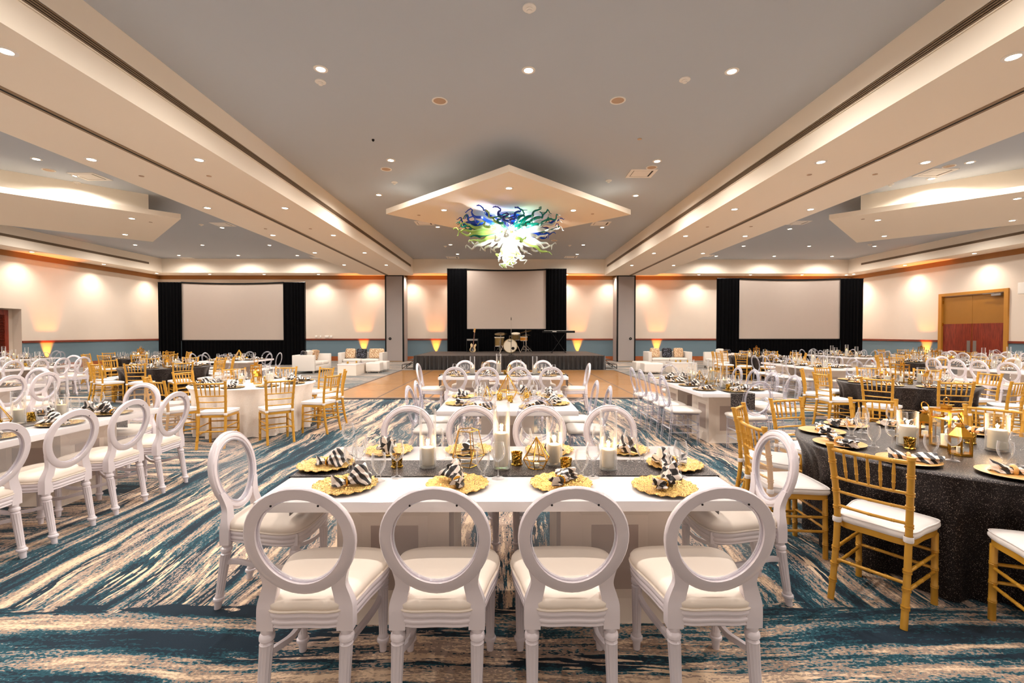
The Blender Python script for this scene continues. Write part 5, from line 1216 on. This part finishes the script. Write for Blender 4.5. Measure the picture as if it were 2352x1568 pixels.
def wheres(t, places):
    """words that single each seat of a table out"""
    res = [None] * len(places); by = {}
    for i, p in enumerate(places):
        if inview(p[0] - p[2] * .3, p[1] - p[3] * .3, .7, .3, 0): by.setdefault(p[4], []).append(i)
    for sd, ids in by.items():
        if 'end' in sd and len(ids) == 1: res[ids[0]] = f'at the {sd} of the {t["name"]}'; continue
        if sd in ('near', 'far') or (t['kind'] != 'round' and t['dir'] == 'x' and sd in ('near', 'far')): ids.sort(key=lambda i: proj((places[i][0], places[i][1], .8))[0]); fr = 'from left'
        else: ids.sort(key=lambda i: places[i][1]); fr = 'from camera'
        for r_, i in enumerate(ids):
            if 'end' in sd: res[i] = f'{ordn[r_]} {fr}, {sd} of the {t["name"]}'
            else: res[i] = f'{ordn[r_]} {fr}, {sd} side of the {t["name"]}'
    return res

def build_table(t):
    cx_, cy_ = t['c']; kind = t['kind']; near = cy_ < t.get('nearlim', 8.9)
    if kind == 'round':
        put(round_tbl, cx_, cy_, 0, 0, f'round folding table hidden under the cloth: {t["name"]}', 'table', 'round banquet tables')
        me = cloth(t['cloth'], 1 + len(t['name']) % 3); o = bpy.data.objects.new('tablecloth', me); COL.objects.link(o); o.location = (cx_, cy_, 0); o.rotation_euler = (0, 0, cx_)
        tag(o, f'{"black sequin" if t["cloth"] == "black" else "ivory damask"} floor-length cloth of the {t["name"]}', 'tablecloth', f'round tablecloths')
    else:
        pr = RT_SQ if kind == 'square' else RT244
        put(pr, cx_, cy_, 0, 0 if t['dir'] == 'x' else pi / 2, f'white lacquered table with box pedestals: {t["name"]}', 'table', 'white lacquered tables')
        if t.get('runner'):
            rw = .33 / 2; L_ = t['size'][0] / 2; m_ = MB(); D = .22; z = TH
            prof = [(-L_ - .006, z - D), (-L_ - .006, z + .0), (-L_, z + .004), (L_, z + .004), (L_ + .006, z), (L_ + .006, z - D)]
            vs = []
            for x, zz in prof: vs += [(x, -rw, zz), (x, rw, zz)]
            for (x, zz), (ox, oz) in zip(prof, ((-.002, 0), (-.002, .002), (-.001, .002), (.001, .002), (.002, .002), (.002, 0))): vs += [(x + ox, -rw, zz + oz), (x + ox, rw, zz + oz)]
            fs = [(2 * i, 2 * i + 1, 2 * i + 3, 2 * i + 2) for i in range(5)] + [(12 + 2 * i, 12 + 2 * i + 2, 12 + 2 * i + 3, 12 + 2 * i + 1) for i in range(5)]
            o = m_.add(vs, fs).obj('table_runner', 'runner_sequin', smooth=0); o.location = (cx_, cy_, 0); o.rotation_euler = (0, 0, 0 if t['dir'] == 'x' else pi / 2)
            tag(o, f'black sequin runner along the {t["name"]}', 'table runner', 'black sequin runners')
    places = seat_places(t); ws = wheres(t, places); cn, cg = CN[t['chair']]
    for i, (ex, ey, dx, dy, sd) in enumerate(places):
        if ws[i] is None or i in t.get('skip', ()): continue
        off = t.get('off', {'louis': .155, 'gold': .215, 'ghost': .13}[t['chair']]); rnd = random.Random(i * 7 + int(cx_ * 10))
        off2 = off + rnd.uniform(-.02, .04) if not t.get('tidy') else off
        x, y = ex - dx * off2, ey - dy * off2
        if not inview(x, y, .5, .3, 0): continue
        pr = CH[t['chair']][0 if near else 1]
        put(pr, x, y, 0, face(dx, dy) + (rnd.uniform(-.06, .06) if not t.get('tidy') else 0), f'{cn}, {ws[i]}', 'chair', f'{cg} round the {t["name"]}')
    if not t.get('custom'):
        for i, (ex, ey, dx, dy, sd) in enumerate(places):
            if ws[i]: setting(t, ex, ey, dx, dy, ('on the table, ' if len(ws[i].split()) < 11 else '') + ws[i] if False else ws[i], .2, near, i)
        centre(t, near)
def centre(t, near):
    cx_, cy_ = t['c']; nm = t['name']; z = TH + .005; rnd = random.Random(len(nm) * 13 + int(cy_ * 7))
    def W(u, v): return (cx_ + u, cy_ + v) if t.get('dir', 'x') == 'x' else (cx_ + v, cy_ + u)
    if t['kind'] == 'round':
        x, y = cx_, cy_ + .05
        put(LANT, x, y, z, .3, f'tall gold lantern in the middle of the {nm}', 'lantern', 'gold lanterns', scale=.85)
        for q, (u, v) in enumerate(((-.24, .06), (.26, -.02))):
            put(VASES['w' if q else 'l'], cx_ + u, cy_ + v, z, 0, f'lit candle cylinder {"right" if q else "left"} of the lantern on the {nm}', 'candle', 'candle cylinders')
        put(LANS, cx_ - .12, cy_ + .26, z, .5, f'small gold lantern behind the tall one on the {nm}', 'lantern', 'gold lanterns')
        put(LANS, cx_ + .17, cy_ - .22, z, .9, f'small gold lantern before the tall one on the {nm}', 'lantern', 'gold lanterns')
        for q, (u, v) in enumerate(((-.10, -.22), (.02, .30))):
            put(votive, cx_ + u, cy_ + v, z, 0, f'gold mottled votive cup {("before", "behind")[q]} the tall lantern on the {nm}', 'votive', 'gold votive cups')
    elif t['kind'] == 'square':
        for q, (u, v, s) in enumerate(((-.25, -.05, .9), (.22, -.1, .8))):
            put(GEM, cx_ + u, cy_ + v, z, q, f'small gold wire gem terrarium at the {("left", "right")[q]} of the {nm}', 'terrarium', 'gold wire terrariums', scale=s)
        put(GEM, cx_ + .0, cy_ + .12, z, .4, f'largest gold wire gem terrarium in the middle of the {nm}', 'terrarium', 'gold wire terrariums', scale=1.5)
        for q, (u, v) in enumerate(((-.1, .0), (.03, -.18), (.24, .12))):
            put(votive, cx_ + u, cy_ + v, z, 0, f'gold votive cup at the {("left", "middle", "right")[q]} of the {nm}', 'votive', 'gold votive cups')
    else:
        order = ('first', 'second', 'third', 'fourth'); fr = 'from left' if t['dir'] == 'x' else 'from camera'
        for q, (u, v, k) in enumerate(((-.62, .02, 'm'), (-.1, .06, 't'), (.30, -.05, 's'), (.62, .03, 'm'))):
            x, y = W(u, v); 
            if inview(x, y, z, .1, 0): put(VASES[k], x, y, z + (.002 if t.get('runner') else 0), 0, f'glass cylinder with lit candle, {order[q]} {fr} on the {nm}', 'candle', 'candle cylinders')
        x, y = W(-.36, .0)
        if inview(x, y, z, .1, 0): put(BUCKET if near else GEM, x, y, z, .2, f'gold wire terrarium beside the tallest candle on the {nm}', 'terrarium', 'gold wire terrariums')
        x, y = W(.12, -.03)
        if inview(x, y, z, .1, 0): put(GEM, x, y, z, .2, f'gem-shaped gold wire terrarium in the middle of the {nm}', 'terrarium', 'gold wire terrariums')
        for q, (u, v) in enumerate(((-.8, 0), (.03, .05), (.42, -.06))):
            x, y = W(u, v)
            if inview(x, y, z, .1, 0): put(votive, x, y, z, 0, f'gold votive cup, {order[q]} {fr} on the {nm}', 'votive', 'gold votive cups')

RE = dict(plate='scallop', platename='scalloped gold charger', nap='gold')
DK = dict(plate='dark', platename='gold charger plate', nap='gold')
WD = dict(plate='wood', platename='woven-look charger', nap='bead', fold='side')
TABLES = [
    dict(name='foreground white table', kind='rect', dir='x', c=(-.015, 2.785), size=(2.44, 1.117), chair='louis', runner=1, custom=1, tidy=1, offs=[-.80, -.27, .275, .855], **RE),
    dict(name='square white table', kind='square', dir='x', c=(.0, 5.62), size=(1.50, 1.55), n=2, ends=2, chair='ghost', fold='side', **RE),
    dict(name='white table before the stage', kind='rect', dir='x', c=(-.08, 9.15), size=(2.5, 1.1), chair='louis', runner=1, tidy=1, nearlim=99, **RE),
    dict(name='long white table at left', kind='rect', dir='y', c=(-4.36, 3.89), size=(2.44, 1.1), chair='louis', runner=1, tidy=1, **DK),
    dict(name='second long white table at left', kind='rect', dir='y', c=(-8.05, 6.34), size=(2.44, 1.1), chair='louis', runner=1, **DK),
    dict(name='third long white table at left', kind='rect', dir='y', c=(-11.85, 11.08), size=(2.44, 1.1), chair='louis', **DK),
    dict(name='white table by the left wall', kind='rect', dir='y', c=(-15.85, 14.7), size=(2.44, 1.1), chair='ghost', **DK),
    dict(name='white table by the left screen', kind='square', dir='x', c=(-8.35, 14.3), size=(1.5, 1.55), n=2, ends=2, chair='ghost', **DK),
    dict(name='ivory round table at left', kind='round', c=(-4.18, 7.65), a0=24, cloth='ivory', chair='gold', **DK),
    dict(name='middle black round table at left', kind='round', c=(-8.4, 11.4), a0=32, cloth='black', chair='gold', nearlim=12, **DK),
    dict(name='farthest black round table at left', kind='round', c=(-12.2, 15.4), a0=20, cloth='black', chair='gold', **DK),
    dict(name='white table beside the dance floor', kind='rect', dir='y', c=(3.19, 7.44), size=(2.44, 1.1), chair='ghost', runner=1, tidy=1, **DK),
    dict(name='nearest black round table', kind='round', c=(3.17, 3.3), a0=33, off=.18, cloth='black', chair='gold', custom=1, tidy=1, **WD),
    dict(name='second black round table at right', kind='round', c=(6.56, 7.55), a0=0, cloth='black', chair='gold', **WD),
    dict(name='third black round table at right', kind='round', c=(12.1, 12.85), a0=9, cloth='black', chair='gold', **DK),
    dict(name='black round table by right screen', kind='round', c=(8.7, 16.0), a0=6, cloth='black', chair='gold', **DK),
    dict(name='middle white table at right', kind='rect', dir='y', c=(7.75, 11.82), size=(2.44, 1.1), chair='ghost', **DK),
    dict(name='far white table at right', kind='rect', dir='y', c=(12.15, 16.6), size=(2.44, 1.1), chair='ghost', **DK),
    dict(name='ivory round table at right', kind='round', c=(15.6, 17.2), a0=0, cloth='ivory', chair='gold', **DK),
    dict(name='long white table at right edge', kind='rect', dir='y', c=(11.35, 10.3), size=(2.44, 1.1), chair='louis', **DK),
    dict(name='white table before the double door', kind='rect', dir='y', c=(15.2, 14.0), size=(2.44, 1.1), chair='louis', **DK),
    dict(name='white table by the right wall', kind='rect', dir='y', c=(18.2, 15.4), size=(2.44, 1.1), chair='ghost', **DK),
]
for t in TABLES: build_table(t)

# ---------------------------------------------------------------- foreground white table, piece by piece
T1 = TABLES[0]; Z1 = TH + .001; n1 = T1['name']
plates = [(794, 1114, 'near side, first from left', .5), (1051, 1112, 'near side, second from left', 1.9), (1289, 1110, 'near side, third from left', 1.1), (1526, 1118, 'near side, fourth from left', .8),
          (893, 1034, 'far side, first from left', -1.6), (1078, 1033, 'far side, second from left', -1.5), (1262, 1033, 'far side, third from left', -1.4), (1435, 1032, 'far side, fourth from left', -1.7), (750, 1069, 'at the left end', 0), (1550, 1068, 'at the right end', 3.3)]
fam = NAPS['gold']; pick = [2, 1, 0, 3, 3, 0, 1, 3, 2, 2]
for i, (u, v, w_, tw) in enumerate(plates):
    p = P(u, v, Z1 + .008); put(charger['scallop'], p.x, p.y, Z1 + (.006 if i > 7 else 0), .3 * i, f'scalloped gold glitter charger on the {n1}, {w_}', 'plate', 'scalloped gold chargers')
    put(fam[pick[i]], p.x, p.y + .01, Z1 + .008 + (.006 if i > 7 else 0), tw + (pi * 0 if i > 3 else 0), f'black and white striped napkin on the {n1}, {w_}', 'napkin', 'striped napkins', scale=(.74, .80, .88))
def t1glass(lst, pr, nm, cat):
    for u, v, w_ in lst:
        p = P(u, v, Z1); put(pr[0], p.x, p.y, Z1, 0, f'{nm} {w_}', cat, f'{cat}es on the {n1}' if cat.endswith('s') else f'{cat}s on the {n1}')
t1glass([(825, 1092, 'right of the left end napkin'), (912, 1096, 'in front of the first gold votive cup'), (1144, 1098, 'in front of the tallest candle cylinder'), (1362, 1096, 'before the last candle cylinder'), (1563, 1094, 'at the right end charger'),
         (800, 1040, 'at the far left corner'), (1005, 1056, 'behind the leftmost candle cylinder'), (1208, 1056, 'behind the middle gold votive cup'), (1374, 1050, 'behind the last candle cylinder'), (1447, 1061, 'over the last far napkin')],
        wine, 'stemmed wine glass on the foreground white table,', 'wine glass')
t1glass([(870, 1104, 'right of the first near charger'), (1109, 1098, 'right of the second near napkin'), (1336, 1096, 'right of the third near napkin'), (1548, 1090, 'on the right end napkin'), (806, 1082, 'left of the first gold votive cup'),
         (830, 1053, 'behind the left end napkin'), (1028, 1055, 'beside the wire terrarium'), (1232, 1050, 'behind the gem terrarium'), (1398, 1051, 'behind the fourth candle'), (1475, 1064, 'right of the last far napkin')],
        goblet, 'water goblet on the foreground white table,', 'goblet')
for (u, v, k, w_) in ((983, 1074, 'm', 'leftmost'), (1152, 1077, 't', 'tallest, in the middle'), (1273, 1068, 's', 'shortest, behind the gem terrarium'), (1397, 1079, 'm', 'rightmost')):
    p = P(u, v, Z1); put(VASES[k], p.x, p.y, Z1 + .006, 0, f'glass cylinder with lit pillar candle on the {n1}, {w_}', 'candle', 'candle cylinders')
for (u, v, w_) in ((912, 1074, 'behind the left wine glass'), (1187, 1069, 'beside the tallest candle'), (1300, 1085, 'right of the gem terrarium')):
    p = P(u, v, Z1); put(votive, p.x, p.y, Z1 + .006, 0, f'gold mottled votive cup on the {n1}, {w_}', 'votive', 'gold votive cups')
p = P(1074, 1072, Z1); put(BUCKET, p.x, p.y, Z1 + .006, .35, f'tall open gold wire terrarium on the {n1}', 'terrarium', 'gold wire terrariums', scale=.92)
p = P(1232, 1076, Z1); put(GEM, p.x, p.y, Z1 + .006, .25, f'gem-shaped gold wire terrarium with tea light on the {n1}', 'terrarium', 'gold wire terrariums', scale=.93)

# ---------------------------------------------------------------- nearest black round table, piece by piece
T2 = [t for t in TABLES if t['name'] == 'nearest black round table'][0]; Z2 = TH + .006; n2 = T2['name']
pl = seat_places(T2); wz = wheres(T2, pl)
for i, (ex, ey, dx, dy, sd) in enumerate(pl):
    cx_, cy_ = ex + dx * .20, ey + dy * .20
    if wz[i] is None or not inview(cx_, cy_, Z2, .2, 0): continue
    a = atan2(dy, dx)
    put(charger['wood'], cx_, cy_, Z2, a, f'woven-look gold charger, {wz[i]}', 'plate', 'woven-look gold chargers')
    put(NAPS['bead'][i % 3], cx_, cy_, Z2 + .009, a - pi / 2 + (.35 if i % 2 else -.1), f'black and white striped napkin, {wz[i]}', 'napkin', 'rolled striped napkins')
    rx, ry = dy, -dx
    put(wine[0], ex + dx * .46 + rx * .15, ey + dy * .46 + ry * .15, Z2, 0, f'stemmed wine glass, {wz[i]}', 'wine glass', f'wine glasses on the {n2}')
    put(goblet[0], ex + dx * .40 + rx * .06, ey + dy * .40 + ry * .06, Z2, 0, f'water goblet, {wz[i]}', 'goblet', f'water goblets on the {n2}')
for (u, v, pr, rz, w_, cat) in ((2084, 1023, VASES['w'], 0, 'glass cylinder with lit pillar candle left of the lanterns', 'candle'), (2290, 1034, VASES['w'], 0, 'glass cylinder with lit pillar candle right of the lanterns', 'candle'),
                         (2172, 1024, LANT, .25, 'tall gold lantern with lit candle in the middle', 'lantern'), (2124, 1003, LANS, .2, 'small gold lantern with raised ring handle behind the candle', 'lantern'),
                         (2205, 1043, LANS, .7, 'small gold lantern with fallen handle before the tall one', 'lantern'), (2089, 1030, votive, 0, 'gold mottled votive cup before the left candle', 'votive'), (2068, 1003, votive, 0, 'gold votive cup behind the left candle', 'votive'), (2228, 1018, votive, 0, 'gold votive cup beside the small right lantern', 'votive')):
    p = P(u, v, Z2); put(pr, p.x, p.y, Z2, rz, f'{w_} on the {n2}', cat, {'candle': 'candle cylinders', 'lantern': 'gold lanterns', 'votive': 'gold votive cups'}[cat], scale=.78 if pr is LANT else None)
# candle light on the two nearest tables
for (u, v, z) in ((983, 1074, .90), (1152, 1077, 1.0), (1273, 1068, .91), (1397, 1079, .90)):
    p = P(u, v, Z1); lamp('POINT', (p.x, p.y, z), 1.6, (1, .62, .28), .012)
for (u, v, z) in ((2084, 1023, .94), (2290, 1034, .94)):
    p = P(u, v, Z2); lamp('POINT', (p.x, p.y, z), 2.2, (1, .62, .28), .012)
# votives on the coffee tables
for x, y, l in ((-6.05, 17.5, 'left coffee table, nearer'), (-5.85, 17.9, 'left coffee table, farther'), (6.7, 18.3, 'right coffee table, left one'), (6.9, 18.35, 'right coffee table, middle'), (7.15, 18.25, 'right coffee table, right one')):
    put(votive, x, y, .42, 0, f'gold votive cup on the {l}', 'votive', 'gold votive cups')
print('COUNTS', COUNT, 'downlights', NDL)
